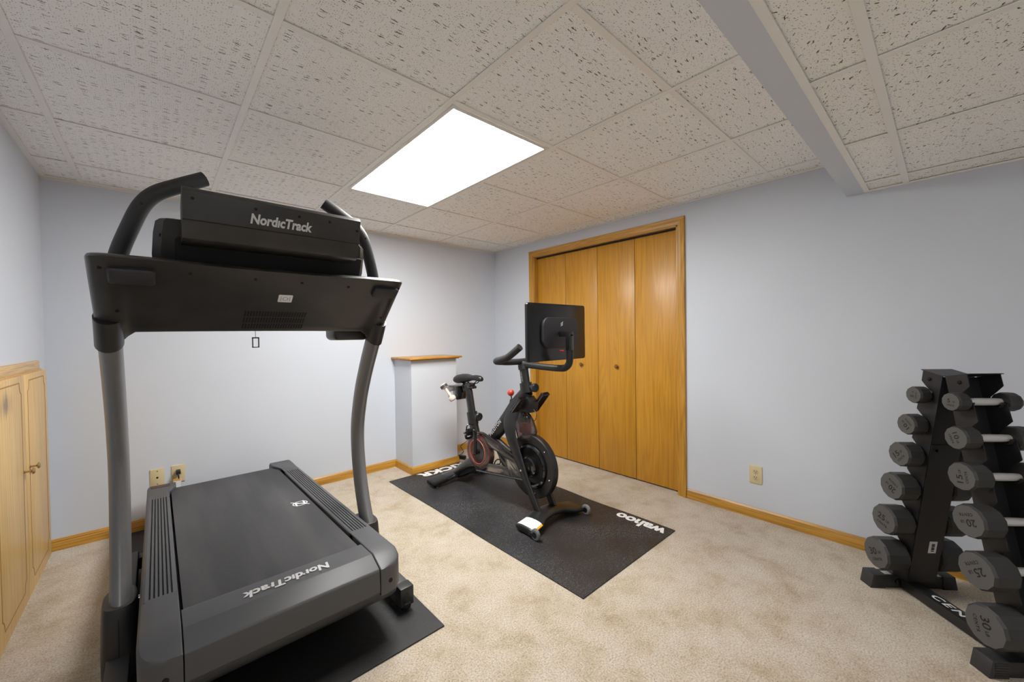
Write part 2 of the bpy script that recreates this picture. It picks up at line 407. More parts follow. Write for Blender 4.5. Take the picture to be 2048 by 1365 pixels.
# ------------------------------------------------------------------ room shell
fl = MB().bx(XL - 0.1, XR + 0.7, YF - 0.1, YB + 0.1, -0.10, 0.0).build('floor', 'carpet')
struct(fl, 'mottled beige cut-pile carpet covering the whole floor', 'floor')
w = MB().bx(XL - 0.1, XR + 0.1, YB, YB + 0.1, 0, 2.4).build('wall_back', 'wall')
struct(w, 'pale grey painted wall behind the treadmill', 'wall')
w = MB().bx(XL - 0.1, XL, YF, YB, 0, 2.4).build('wall_left', 'wall')
struct(w, 'pale grey painted wall above the low oak cabinet doors', 'wall')
w = MB().bx(XL - 0.1, XR + 0.1, YF - 0.1, YF, 0, 2.4).build('wall_front', 'wall')
struct(w, 'grey painted wall behind the viewer', 'wall')
OY0, OY1, OZ = 0.003, 1.502, 2.008
wr = MB()
wr.bx(XR, XR + 0.1, YF, OY0, 0, 2.4); wr.bx(XR, XR + 0.1, OY1, YB, 0, 2.4); wr.bx(XR, XR + 0.1, OY0, OY1, OZ, 2.4)
w = wr.build('wall_right', 'wall'); struct(w, 'pale grey painted wall with the closet doorway and wall outlet', 'wall')
w = MB().bx(XR + 0.55, XR + 0.6, OY0 - 0.1, OY1 + 0.1, 0, 2.4).build('wall_closet', 'backing'); struct(w, 'dark back wall inside the closet', 'wall')

# boxed pier with an oak cap
ch = struct(MB().bx(0.135, 0.603, 1.80, YB, 0, 1.0).build('wall_pier', 'wall'), 'half-height grey boxed pier with a flat oak cap', 'wall')
cp = MB(); cp.bx(0.118, 0.625, 1.775, YB, 1.0, 1.008, 0.002); cp.bx(0.10, 0.645, 1.755, YB, 1.008, 1.024, 0.004)
cp.build('cap', 'oak_x', ch)

# baseboards (profiled)
def base_profile(t=0.012, h=0.067):
    return [(0, 0), (t, 0), (t, h * 0.68), (t * 0.8, h * 0.74), (t * 0.95, h * 0.80), (t * 0.55, h * 0.93), (t * 0.2, h), (0, h)]
def baseboard(name, mat, label, runs):
    b = MB()
    for (ax, wallc, sgn, a, c) in runs:
        prof = [(wallc + sgn * p, z) for p, z in base_profile()]
        b.prism(prof, ax, a, c)
    return struct(b.build(name, mat), label, 'baseboard')
baseboard('baseboard_back', 'oak_x', 'golden oak baseboard along the back wall behind the treadmill', [(0, YB, -1, XL, 0.135), (0, YB, -1, 0.603, XR)])
baseboard('baseboard_right', 'oak_y', 'golden oak baseboard running from the closet behind the dumbbell rack', [(1, XR, -1, YF, -0.056), (1, XR, -1, 1.560, YB)])
bp_ = MB(); bp_.prism([(1.80 - p, z) for p, z in base_profile()], 0, 0.123, 0.615)
bp_.prism([(0.135 - p, z) for p, z in base_profile()], 1, 1.80, YB - 0.012); bp_.prism([(0.603 + p, z) for p, z in base_profile()], 1, 1.80, YB - 0.012)
struct(bp_.build('baseboard_pier', 'oak_x'), 'golden oak baseboard wrapped around the boxed pier', 'baseboard')
baseboard('baseboard_left', 'oak_y', 'oak baseboard along the left wall before the cabinet doors', [(1, XL, 1, YF, 0.93)])

# closet: casing and four bifold panels
cz = struct(bpy.data.objects.new('trim_1', None), 'golden oak casing around the bifold closet', 'door trim'); COL.objects.link(cz); cz.location = (XR, 0.75, 0)
CW = 0.055
cprof = lambda y0, s: [(XR, y0), (XR - 0.008, y0), (XR - 0.011, y0 + s * 0.012), (XR - 0.010, y0 + s * 0.02), (XR - 0.016, y0 + s * 0.034), (XR - 0.018, y0 + s * 0.05), (XR - 0.014, y0 + s * CW), (XR, y0 + s * CW)]
MB().prism(cprof(OY0, -1), 2, 0.0, OZ + CW).build('side_casing', 'oak_z', cz)
MB().prism(cprof(OY1, 1), 2, 0.0, OZ + CW).build('side_casing', 'oak_z', cz)
hp = [(XR, OZ), (XR - 0.008, OZ), (XR - 0.011, OZ + 0.012), (XR - 0.010, OZ + 0.02), (XR - 0.016, OZ + 0.034), (XR - 0.0175, OZ + 0.05), (XR - 0.014, OZ + CW), (XR, OZ + CW)]
MB().prism([(p[0], p[1]) for p in hp], 1, OY0 - CW + 0.001, OY1 + CW - 0.001).build('head_casing', 'oak_y', cz)
MB().bx(XR - 0.004, XR + 0.1, OY0 - 0.002, OY0 + 0.012, 0, OZ).build('jamb', 'oak_z', cz)
MB().bx(XR - 0.004, XR + 0.1, OY1 - 0.014, OY1 + 0.002, 0, OZ).build('jamb', 'oak_z', cz)
MB().bx(XR - 0.004, XR + 0.1, OY0, OY1, OZ - 0.010, OZ + 0.002).build('head_jamb', 'oak_y', cz)
MB().bx(XR + 0.03, XR + 0.09, OY0 + 0.01, OY1 - 0.01, OZ - 0.022, OZ - 0.008).build('door_track', 'hole', cz)
dr = struct(bpy.data.objects.new('door_1', None), 'four-panel golden oak veneer bifold closet door', 'closet door'); COL.objects.link(dr); dr.location = (XR + 0.055, 0.75, 0.03)
edges = [0.017, 0.384, 0.752, 1.120, 1.486]
for i in range(4):
    y0, y1 = edges[i], edges[i + 1]
    pn = MB().bx(XR + 0.042, XR + 0.070, y0 + 0.002, y1 - 0.002, 0.012, 1.988, 0.002).build('door_panel', 'door', dr)
    if i in (1, 2):
        ky = 0.556 if i == 1 else 0.930
        MB().lathe([(0.007, 0.0), (0.007, 0.008), (0.012, 0.012), (0.0165, 0.018), (0.0165, 0.023), (0.012, 0.029), (0.004, 0.031)], (XR + 0.0425, ky, 0.935), (-1, 0, 0), 20).build('knob', 'bronze', pn)

# low oak cabinet doors on the left wall
cb = thing('cabinet', 'low pale oak wall cabinet with routed doors and brass pulls', 'cabinet', (XL, 1.47, 0.0))
MB().bx(XL, XL + 0.010, 0.95, 1.965, 0.0, 1.066).build('face_frame', 'cab', cb)
MB().bx(XL, XL + 0.016, 0.95, 1.885, 1.066, 1.112, 0.004).build('top_trim', 'cab_y', cb)
for k, (y0, y1, ky) in enumerate(((1.474, 1.958, 1.525), (0.985, 1.466, 1.420))):
    d = MB().bx(XL + 0.010, XL + 0.028, y0, y1, 0.045, 1.060, 0.004).build('door', 'cab', cb)
    # routed outline with scooped corners
    xg = XL + 0.0283; mgn = 0.055; r = 0.030; path = []
    a0, a1, z0, z1 = y0 + mgn, y1 - mgn, 0.045 + 0.06, 1.060 - 0.030
    for (cy_, cz_, s0) in ((a0, z0, 0), (a1, z0, 1), (a1, z1, 2), (a0, z1, 3)):
        for q in range(7):
            t = q / 6
            ang = {0: PI / 2 - t * PI / 2, 1: PI - t * PI / 2, 2: 1.5 * PI - t * PI / 2, 3: 2 * PI - t * PI / 2}[s0]
            path.append((xg, cy_ + r * math.cos(ang), cz_ + r * 1.6 * math.sin(ang)))
    MB().tube(path, 0.0028, 6, closed=True, ry=0.0009, up=(1, 0, 0)).build('routed_groove', 'groove', d)
    MB().lathe([(0.007, 0), (0.007, 0.002), (0.0045, 0.004), (0.0042, 0.020), (0.009, 0.023), (0.0145, 0.026), (0.0145, 0.029), (0.009, 0.033), (0.002, 0.034)], (XL + 0.028, ky, 0.630), (1, 0, 0), 18).build('knob', 'brass', d)

# ------------------------------------------------------------------ ceilings
ce = struct(MB().bx(XL - 0.1, XR + 0.1, -1.04, YB + 0.1, 2.26, 2.40).build('ceiling', 'plenum'), 'suspended ceiling of fissured cream tiles in a tee grid', 'ceiling')
cx_ = [XL, -1.825, -1.220, -0.607, 0.0, 0.614, 1.212, XR]
cy_ = [-0.98, -0.608, 0.006, 0.605, 1.222, 1.795, YB]
def tile(x0, x1, y0, y1, z, parent, mat):
    o = MB().bx(x0 + 0.002, x1 - 0.002, y0 + 0.002, y1 - 0.002, z + 0.0045 + random.uniform(0, 0.0015), z + 0.018).build('ceiling_tile', mat, parent, smooth=0)
    return o
for i in range(len(cx_) - 1):
    for j in range(len(cy_) - 1):
        if i == 3 and j in (2, 3): continue
        tile(cx_[i], cx_[i + 1], cy_[j], cy_[j + 1], H, ce, 'tile')
TW = 0.012
for x in cx_[1:-1]:
    MB().bx(x - TW, x + TW, -0.96, YB, H, H + 0.0035, 0.0008, 1).build('main_tee', 'tee', ce)
for y in cy_[1:-1]:
    for i in range(len(cx_) - 1):
        if i == 3 and abs(y - 0.605) < 0.01: continue   # the light fills two cells
        MB().bx(cx_[i] + TW + 0.0004 if i else XL, cx_[i + 1] - TW - 0.0004, y - TW, y + TW, H + 0.0004, H + 0.0035, 0.0008, 1).build('cross_tee', 'tee', ce)
MB().bx(XL, XR, YB - 0.022, YB, H - 0.0005, H + 0.003).build('wall_angle', 'tee', ce)
MB().bx(XL, XL + 0.022, -0.95, YB - 0.022, H - 0.0005, H + 0.003).build('wall_angle', 'tee', ce)
MB().bx(XR - 0.022, XR, -0.95, YB - 0.022, H - 0.0005, H + 0.003).build('wall_angle', 'tee', ce)
for (a, b2) in (((XL, XR), (YB - 0.003, YB)),):
    MB().bx(a[0], a[1], b2[0], b2[1], H - 0.016, H).build('wall_angle_flange', 'lightframe', ce)

# dropped beam edge and the lower ceiling on the viewer's side
bm_ = struct(MB().bx(XL, XR, -1.030, -0.955, HL, 2.26).build('trim_2', 'wall'), 'long grey boxed beam where the ceiling steps down', 'beam')
c2 = struct(MB().bx(XL - 0.1, XR + 0.1, YF - 0.1, -1.04, 2.06, 2.20).build('ceiling_lower', 'plenum'), 'lower suspended tile ceiling on the viewer side of the beam', 'ceiling')
lx = [XL, -1.825, -1.215, -0.612, -0.008, 0.594, 1.196, XR]
ly = [-1.033, -1.192, -1.80, -2.41, -3.02, YF]
for i in range(len(lx) - 1):
    for j in range(len(ly) - 1):
        if i == 1 and j in (2, 3): continue
        tile(lx[i], lx[i + 1], ly[j + 1], ly[j], HL + 0.004, c2, 'tile2')
for y in ly[1:-1]:
    for (xa, xb) in (((XL, lx[1]), (lx[2], XR)) if abs(y + 2.41) < 0.01 else ((XL, XR),)):
        MB().bx(xa, xb, y - TW, y + TW, HL + 0.002, HL + 0.0065, 0.0008, 1).build('main_tee', 'tee', c2)
for x in lx[1:-1]:
    for j in range(len(ly) - 1):
        MB().bx(x - TW, x + TW, ly[j + 1] + TW, ly[j] - TW, HL + 0.0025, HL + 0.0065, 0.0008, 1).build('cross_tee', 'tee', c2)
MB().bx(XL, XR, -1.052, -1.030, HL + 0.001, HL + 0.006).build('wall_angle', 'tee', c2)
MB().bx(XR - 0.022, XR, YF, -1.052, HL + 0.001, HL + 0.006).build('wall_angle', 'tee', c2)

# recessed 2x4 fluorescent fixture, plus an added fill light of the same build
def troffer(x0, x1, y0, y1, z, label, lens):
    lt = thing('ceiling_light', label, 'ceiling light', ((x0 + x1) / 2, (y0 + y1) / 2, z))
    fr = MB(); t = 0.018
    fr.bx(x0, x0 + t, y0, y1, z - 0.004, z + 0.012, 0.001, 1); fr.bx(x1 - t, x1, y0, y1, z - 0.004, z + 0.012, 0.001, 1)
    fr.bx(x0 + t, x1 - t, y0, y0 + t, z - 0.004, z + 0.012, 0.001, 1); fr.bx(x0 + t, x1 - t, y1 - t, y1, z - 0.004, z + 0.012, 0.001, 1)
    fr.build('frame', 'lightframe', lt)
    MB().bx(x0 + t - 0.002, x1 - t + 0.002, y0 + t - 0.002, y1 - t + 0.002, z + 0.001, z + 0.003).build('lens', lens, lt, smooth=0)
    MB().bx(x0, x1, y0, y1, z + 0.02, z + 0.08).build('housing', 'lightframe', lt)
troffer(-0.592, -0.012, 0.022, 1.208, H, 'bright recessed fluorescent ceiling light with prismatic lens above the room centre', 'lens')
troffer(-1.808, -1.232, -3.005, -1.815, HL + 0.002, 'unseen fill light added in the lower ceiling behind the viewer', 'fill_lens')  # unseen, added to lift the dim ceiling and near side of the room

# ------------------------------------------------------------------ rubber mats
MZ = 0.006
mt1 = thing('exercise_mat', 'long black flecked rubber mat with white lettering under the bike', 'mat', (0.36, 0.79, 0.0))
def wavy_mat(x0, x1, y0, y1, amp):
    b = bmesh.new(); nx, ny = 24, 48; g = []
    for j in range(ny + 1):
        row = []
        for i in range(nx + 1):
            u, v = i / nx, j / ny; x = x0 + (x1 - x0) * u; y = y0 + (y1 - y0) * v
            if i == nx: x += amp * math.sin(v * 17) * math.sin(v * PI)
            if i == 0: x += amp * 0.3 * math.sin(v * 11 + 1)
            row.append(b.verts.new((x, y, MZ)))
        g.append(row)
    for j in range(ny):
        for i in range(nx): b.faces.new((g[j][i], g[j][i + 1], g[j + 1][i + 1], g[j + 1][i]))
    r = bmesh.ops.extrude_face_region(b, geom=list(b.faces))
    vs = [e for e in r['geom'] if isinstance(e, bmesh.types.BMVert)]
    bmesh.ops.translate(b, vec=(0, 0, -MZ + 0.0004), verts=vs)
    s = MB(); s.bm.free(); s.bm = b; return s
wavy_mat(-0.088, 0.82, -0.221, 1.786, 0.008).build('mat_sheet', 'mat_a', mt1, smooth=30)
text_obj('wahoo', 0.34, 0.092, (0.748, -0.022, MZ), (0, 1, 0), (-1, 0, 0), 'white', 'lettering', mt1, bold=0.045)
text_obj('KICKR', 0.48, 0.105, (0.39, 1.718, MZ), (-1, 0, 0), (0, -1, 0), 'white', 'lettering', mt1, bold=0.055, space=1.08)
mt2 = thing('treadmill_mat', 'plain black rubber mat under the treadmill', 'mat', (-1.15, 1.08, 0.0))
wavy_mat(-1.66, -0.64, 0.070, 2.09, 0.0).build('mat_sheet', 'mat_b', mt2, smooth=30)

# ------------------------------------------------------------------ treadmill
TX = -1.171
td = thing('treadmill', 'large black incline treadmill with grey uprights and hooded console', 'treadmill', (TX, 1.07, MZ))
def zdeck(y): return 0.318 - 0.0223 * (y - 0.333)
# running belt wrapped around its end rollers
bl = MB(); prof = []
for k in range(33):
    y = 0.36 + (1.905 - 0.36) * k / 32; prof.append((y, zdeck(y)))
for k in range(1, 12):
    a = PI / 2 - PI * k / 12; yc, zc = 1.905, zdeck(1.905) - 0.032; prof.append((yc + 0.032 * math.cos(a), zc + 0.032 * math.sin(a)))
for k in range(9): 
    y = 1.905 + (0.36 - 1.905) * k / 8; prof.append((y, zdeck(y) - 0.064))
bl.prism(prof, 0, TX - 0.287, TX + 0.287)
belt = bl.build('belt', 'belt', td)
# brand roundel on the belt
lg = MB(); c = Vector((-0.939, 1.048, zdeck(1.048) + 0.0012)); R0 = 0.030
lg.tube([c + Vector((R0 * 1.15 * math.cos(a * PI / 12), R0 * math.sin(a * PI / 12), 0)) for a in range(24)], 0.0028, 6, closed=True, ry=0.0006, up=(0, 0, 1))
for (p, q, rr) in (((-0.046, 0.040), (0.046, -0.040), 0.003), ((-0.026, 0.022), (-0.026, -0.030), 0.004), ((0.026, 0.030), (0.026, -0.022), 0.004), ((-0.028, 0.012), (0.028, -0.012), 0.005)):
    lg.tube([c + Vector((p[0] * 0.8, p[1], 0)), c + Vector((q[0] * 0.8, q[1], 0))], rr, 6, ry=0.0006, up=(0, 0, 1))
lg.build('brand_roundel', 'white', belt, smooth=0)
# deck frame under the belt
MB().prism([(0.34, 0.245), (1.88, 0.212), (1.88, 0.14), (1.5, 0.10), (0.34, 0.13)], 0, TX - 0.36, TX + 0.36, 0.008).build('deck_frame', 'plas_d', td)
# grooved side rails
def rail(sd):
    IN, OUT, n = 0.296, 0.396, 6
    top = [(IN, -0.02), (IN, 0.008), (IN + 0.004, 0.012)]
    g0, g1 = IN + 0.010, OUT - 0.020; pit = (g1 - g0) / n
    for k in range(n):
        xc = g0 + pit * (k + 0.5)
        top += [(xc - 0.0024, 0.014), (xc - 0.0016, 0.0085), (xc + 0.0016, 0.0085), (xc + 0.0024, 0.014)]
    top += [(OUT - 0.014, 0.014), (OUT - 0.006, 0.010), (OUT, 0.0), (OUT, -0.035), (OUT - 0.008, -0.10), (IN + 0.02, -0.10), (IN, -0.07)]
    rg = []
    for y in (0.470, 0.8, 1.2, 1.5, 1.760):
        rg.append([(TX + sd * p, y + (0.045 * (OUT - p) / (OUT - IN) * (1 if y > 1.7 else -0.6 if y < 0.5 else 0)), zdeck(y) + q) for p, q in top])
    MB().loft(rg).build('foot_rail', 'rail', td, smooth=25)
    # dark strips in the grooves
    for k in range(n):
        xc = g0 + pit * (k + 0.5); dy = 0.045 * (OUT - xc) / (OUT - IN)
        MB().prism([(0.474 - 0.6 * dy, zdeck(0.474) + 0.0088), (1.752 + dy, zdeck(1.752) + 0.0088), (1.752 + dy, zdeck(1.752) + 0.0100), (0.474 - 0.6 * dy, zdeck(0.474) + 0.0100)], 0, TX + sd * xc - 0.0015, TX + sd * xc + 0.0015).build('groove_strip', 'hole', td, smooth=0)
    # smooth rail ends
    def sect(y, x_out, zt, zb, inn=IN):
        e = 0.012
        return [(TX + sd * p, y, q) for p, q in ((inn, zb), (inn, zt - 0.002), (inn + 0.003, zt), (x_out - e * 1.4, zt), (x_out - e * 0.5, zt - e * 0.35), (x_out, zt - e * 1.3), (x_out, zb + 0.01), (x_out - 0.006, zb))]
    st = []
    y0, r = 0.145, 0.070
    for k, y in enumerate((0.145, 0.150, 0.160, 0.175, 0.195, 0.223, 0.30, 0.40, 0.480)):
        xo = OUT - r + math.sqrt(max(0, r * r - max(0, r - (y - y0)) ** 2)) if y < y0 + r else OUT
        zt = zdeck(0.223) + 0.014 - max(0, 0.223 - y) * 0.42 if y < 0.223 else zdeck(y) + 0.014
        st.append(sect(y, max(xo, IN + 0.03), zt, 0.198))
    cap = MB().loft(st).build('front_corner_cap', 'rail', td, smooth=30)
    disc('screw_hole', (TX + sd * 0.335, 0.1455, 0.245), 0.0085, (0, -1, 0), 'hole', cap, 0.001)
    st = []
    for y in (1.70, 1.80, 1.90, 1.985, 2.008, 2.018):
        inn = IN if y < 1.85 else 0.262
        st.append(sect(y, OUT if y < 2.0 else OUT - 0.012, zdeck(y) + 0.0135 + (0.004 if 1.8 < y < 2.0 else 0) - max(0, y - 1.985) * 0.5, zdeck(y) - 0.08, inn))
    rc = MB().loft(st).build('rear_end_cap', 'rail', td, smooth=30)
    if sd < 0:
        lb = MB().bx(TX - 0.380, TX - 0.290, 1.915, 1.975, zdeck(1.94) + 0.0165, zdeck(1.94) + 0.0182).build('warning_plate', 'plas_d', rc)
        MB().bx(TX - 0.372, TX - 0.298, 1.944, 1.953, zdeck(1.94) + 0.0182, zdeck(1.94) + 0.0188).build('print', 'labelred', rc, 0)
    else:
        MB().bx(TX + 0.285, TX + 0.37, 1.93, 1.97, zdeck(1.94) + 0.0165, zdeck(1.94) + 0.0178).build('cap_inset', 'plas', rc)
for sd in (-1, 1): rail(sd)
# front hood and belly cover
hd = MB().prism([(0.345, 0.225), (0.345, 0.326), (0.335, 0.3305), (0.223, 0.3345), (0.152, 0.304), (0.147, 0.297), (0.145, 0.215), (0.150, 0.208), (0.34, 0.20)], 0, TX - 0.293, TX + 0.293, 0.0025).build('front_hood', 'rail', td, smooth=25)
text_obj('Nord\u0131cTrack', 0.279, 0.047, (-1.167, 0.268, 0.3345), (-1, 0, 0), (0, -1, 0.04), 'silverprint', 'lettering', hd, bold=0.036, shear=0.15)
MB().prism([(0.158, 0.212), (0.40, 0.212), (0.40, 0.105), (0.30, 0.105), (0.215, 0.135), (0.172, 0.172), (0.160, 0.198)], 0, TX - 0.372, TX + 0.372, 0.010, 3).build('belly_cover', 'plas', td, smooth=40)
# base: floor rails with wheels, cross members, boots
for sd in (-1, 1):
    x = TX + sd * 0.455
    br = MB().bx(x - 0.030, x + 0.030, 0.265, 1.50, 0.030, 0.112, 0.005).build('base_rail', 'plas', td)
    if True:
        MB().bx(x - 0.031, x + 0.031, 0.245, 0.30, 0.034, 0.116, 0.004).build('rail_end', 'plas_d', br)
        MB().lathe([(0.020, -0.02), (0.029, -0.016), (0.031, 0), (0.029, 0.016), (0.020, 0.02)], (x, 0.272, MZ + 0.032), (1, 0, 0), 20).build('transport_wheel', 'plas_g', br)
        MB().lathe([(0.022, 0), (0.022, 0.008), (0.012, 0.014), (0.012, 0.030)], (x - sd * 0.012, 0.345, MZ), (0, 0, 1), 16).build('leveling_foot', 'rubber', br)
        MB().lathe([(0.022, 0), (0.022, 0.008), (0.012, 0.014), (0.012, 0.030)], (x, 1.44, MZ), (0, 0, 1), 16).build('leveling_foot', 'rubber', br)
    # boot around the upright
    rg = []
    for z, ax_, ay in ((0.028, 0.052, 0.105), (0.12, 0.052, 0.103), (0.20, 0.050, 0.096), (0.262, 0.047, 0.086), (0.272, 0.045, 0.083), (0.274, 0.041, 0.078)):
        rg.append([(TX + sd * 0.452 + ax_ * math.copysign(abs(math.cos(a)) ** 0.7, math.cos(a)), 0.690 + ay * math.copysign(abs(math.sin(a)) ** 0.7, math.sin(a)), z) for a in [2 * PI * k / 28 for k in range(28)]])
    bt = MB().loft(rg).build('upright_boot', 'plas_d', td, smooth=40)
    MB().bx(TX + sd * 0.452 - 0.001, TX + sd * 0.452 + 0.001, 0.5835, 0.588, 0.06, 0.245).build('seam', 'hole', bt)
    MB().lathe([(0.010, 0), (0.010, 0.006), (0.006, 0.009)], (TX + sd * 0.405, 0.72, 0.235), (-sd, 0, 0), 12).build('bolt', 'steel', bt)
    # oval upright, bowed backwards
    path = spline([(TX + sd * 0.450, y, z) for y, z in ((0.655, 0.235), (0.700, 0.330), (0.740, 0.440), (0.766, 0.560), (0.776, 0.664), (0.768, 0.760), (0.738, 0.860), (0.700, 0.951), (0.630, 1.075), (0.560, 1.180), (0.500, 1.270))], 5)
    MB().tube(path, 0.030, 20, ry=0.052, up=(0, 1, 0)).build('upright', 'upright', td, smooth=50)
MB().bx(TX - 0.43, TX + 0.43, 1.44, 1.50, 0.035, 0.095, 0.006).build('rear_crossbar', 'plas_d', td)
MB().bx(TX - 0.43, TX + 0.43, 0.76, 0.83, 0.035, 0.105, 0.006).build('front_crossbar', 'plas_d', td)
for sd in (-1, 1):
    MB().tube([(TX + sd * 0.33, 0.80, 0.10), (TX + sd * 0.33, 1.25, 0.205)], 0.018, 10).build('incline_link', 'plas_d', td)
MB().tube([(TX, 0.82, 0.09), (TX, 1.1, 0.19)], 0.03, 14).build('lift_motor', 'plas_d', td)
MB().bx(TX - 0.33, TX + 0.33, 1.86, 1.93, MZ + 0.002, 0.225, 0.01).build('rear_foot', 'plas_d', td)

# console: slanted front panel body
TOP = Vector((0.256, 1.448)); BOT = Vector((0.534, 1.238))
def conz(a, t):
    """point on the front panel: a lateral, t 0 top..1 bottom"""
    r = 0.055; back = 0.0; aa = abs(a)
    if aa > 0.483 - r: back = r - math.sqrt(max(0.0, r * r - (aa - (0.483 - r)) ** 2))
    dent = 0.030 * math.exp(-(a / 0.24) ** 4) * max(0.0, 1 - t / 0.42) ** 1.5
    y = TOP.x + (BOT.x - TOP.x) * t + back * 1.0 + dent
    z = TOP.y + (BOT.y - TOP.y) * t + 0.004 * (1 - (a / 0.48) ** 2) * t
    if aa > 0.395: z -= 0.040 * min(1, (aa - 0.395) / 0.03) * t
    return (TX + a, y, z)
cs = MB(); rings = []
A = [-0.483, -0.478, -0.468, -0.452, -0.43, -0.41, -0.39, -0.36, -0.30, -0.22, -0.15, -0.08, 0, 0.08, 0.15, 0.22, 0.30, 0.36, 0.39, 0.41, 0.43, 0.452, 0.468, 0.478, 0.483]
for a in A:
    sk = 1 - 0.012 * 0
    f = [conz(a * (1 - 0.008 * (k / 10)), k / 10) for k in range(11)]
    b0 = f[-1]; t0 = f[0]
    dpt = 0.30 if abs(a) < 0.40 else 0.30 - 0.5 * (abs(a) - 0.40)
    ring = f + [(TX + a, b0[1] + 0.014, b0[2] - 0.001), (TX + a, max(b0[1] + 0.05, 0.52 + dpt * 0.35), b0[2] + 0.055), (TX + a, 0.50 + dpt * 0.5, 1.40), (TX + a, 0.42 + dpt * 0.3, 1.49), (TX + a, t0[1] + 0.03, 1.462), (TX + a, t0[1] + 0.004, 1.453)]
    rings.append(ring)
con = cs.loft(rings).build('console_body', 'grey', td, smooth=40)
pn = Vector((0, -0.603, -0.798))   # outward normal of the panel (towards viewer and down)
pr_ = Vector((1, 0, 0)); pu = Vector((0, -0.798, 0.603))
def on_panel(a, t, off=0.0):
    p = Vector(conz(a, t)); return p + pn * off
def panel_rr(name, a, t, w, h, r, th, mat, parent, bev=0.003):
    c = on_panel(a, t); b = bmesh.new(); pts = rrect(0, 0, w, h, r)
    lo = [b.verts.new(c + pr_ * p[0] + pu * p[1] - pn * 0.006) for p in pts]; mid = [b.verts.new(c + pr_ * p[0] + pu * p[1] + pn * (th - bev)) for p in pts]
    k = 1 - 2 * bev / h; kk = 1 - 2 * bev / w
    hi = [b.verts.new(c + pr_ * p[0] * kk + pu * p[1] * k + pn * th) for p in pts]; n = len(pts)
    for i in range(n):
        j = (i + 1) % n; b.faces.new((lo[i], lo[j], mid[j], mid[i])); b.faces.new((mid[i], mid[j], hi[j], hi[i]))
    b.faces.new(hi); b.faces.new(lo[::-1]); s = MB(); s.bm.free(); s.bm = b
    return s.build(name, mat, parent, smooth=40)
panel_rr('cup_holder_base', -0.386, 0.195, 0.105, 0.064, 0.012, 0.016, 'pad', con, 0.005)
panel_rr('cup_holder_base', 0.405, 0.185, 0.108, 0.056, 0.012, 0.016, 'pad', con, 0.005)
stk = panel_rr('data_label', 0.035, 0.416, 0.048, 0.040, 0.004, 0.0012, 'paper', con, 0.0003)
def flat_ring(center, r, w, name, mat, parent):
    pts = [center + pr_ * (r * math.cos(a * PI / 12)) + pu * (r * math.sin(a * PI / 12)) for a in range(24)]
    return MB().tube(pts, w, 4, closed=True, ry=0.0003, up=pn).build(name, mat, parent, smooth=0)
cst = on_panel(0.035, 0.416, 0.0016)
flat_ring(cst, 0.0085, 0.0007, 'label_print', 'engraved', stk)
for s_ in (-1, 1):
    MB().tube([cst + pr_ * s_ * 0.015 + pu * 0.012, cst + pr_ * s_ * 0.015 - pu * 0.012], 0.0006, 4, ry=0.0003, up=pn).build('label_print', 'engraved', stk, smooth=0)
# fan grille: slanted slots in three rows
gr = MB(); n = 23
for k in range(n):
    for (t0, t1) in ((0.645, 0.735), (0.755, 0.845), (0.865, 0.955)):
        a = -0.084 + 0.207 * k / (n - 1); p, q = on_panel(a + 0.000, t0, 0.0003), on_panel(a - 0.001, t1, 0.0003)
        w2 = 0.0031; gr.face([p - pr_ * w2, p + pr_ * w2, q + pr_ * w2, q - pr_ * w2])
gb = bmesh.ops.solidify(gr.bm, geom=list(gr.bm.faces), thickness=0.004)
gr.build('fan_grille', 'hole', con, smooth=0)
for (a, t) in ((-0.452, 0.115), (-0.425, 0.585), (-0.25, 0.13), (-0.07, 0.14), (0.08, 0.14), (0.25, 0.16), (0.465, 0.10), (0.435, 0.60)):
    MB().lathe([(0.0055, -0.002), (0.0055, 0.0005), (0.004, 0.0009)], on_panel(a, t), pn, 12).build('screw_hole', 'hole', con)
for sd in (-1, 1):
    for (t, r) in ((0.80, 0.0115), (0.93, 0.005)):
        MB().lathe([(r, -0.002), (r, 0.003), (r * 0.7, 0.005), (r * 0.5, 0.003)], on_panel(sd * 0.448, t), pn, 14).build('bolt', 'bolt', con)
    # sleeve where the upright enters the console
    MB().tube(spline([(TX + sd * 0.452, 0.548, 1.202), (TX + sd * 0.451, 0.522, 1.24), (TX + sd * 0.450, 0.490, 1.29)], 4), 0.036, 22, ry=0.058, up=(0, 1, 0)).build('upright_sleeve', 'plas_d', con, smooth=50)
    MB().lathe([(0.010, -0.002), (0.010, 0.003), (0.006, 0.005)], (TX + sd * 0.455, 0.508, 1.186), (0, -0.8, -0.6), 14).build('bolt', 'bolt', con)
# storage tray under the right side
MB().box((TX + 0.365, 0.66, 1.235), (0.165, 0.14, 0.075), None, 0.022, 4).build('storage_tray', 'grey', con)
# safety key hanging on its cord
kc = on_panel(-0.040, 0.985)
cl = MB().tube(spline([kc + Vector((0, 0.002, 0.01)), kc + Vector((0.001, 0.004, -0.012)), Vector((TX - 0.039, 0.535, 1.215))], 4), 0.0009, 6).build('key_cord', 'cord', td)
kf = MB(); kx, ky, kz = TX - 0.039, 0.535, 1.195
kf.bx(kx - 0.012, kx - 0.0085, ky - 0.004, ky + 0.004, kz - 0.021, kz + 0.021); kf.bx(kx + 0.0085, kx + 0.012, ky - 0.004, ky + 0.004, kz - 0.021, kz + 0.021)
kf.bx(kx - 0.012, kx + 0.012, ky - 0.004, ky + 0.004, kz + 0.016, kz + 0.021); kf.bx(kx - 0.012, kx + 0.012, ky - 0.004, ky + 0.004, kz - 0.021, kz - 0.0175)
kf.build('safety_key', 'plas_g', td)
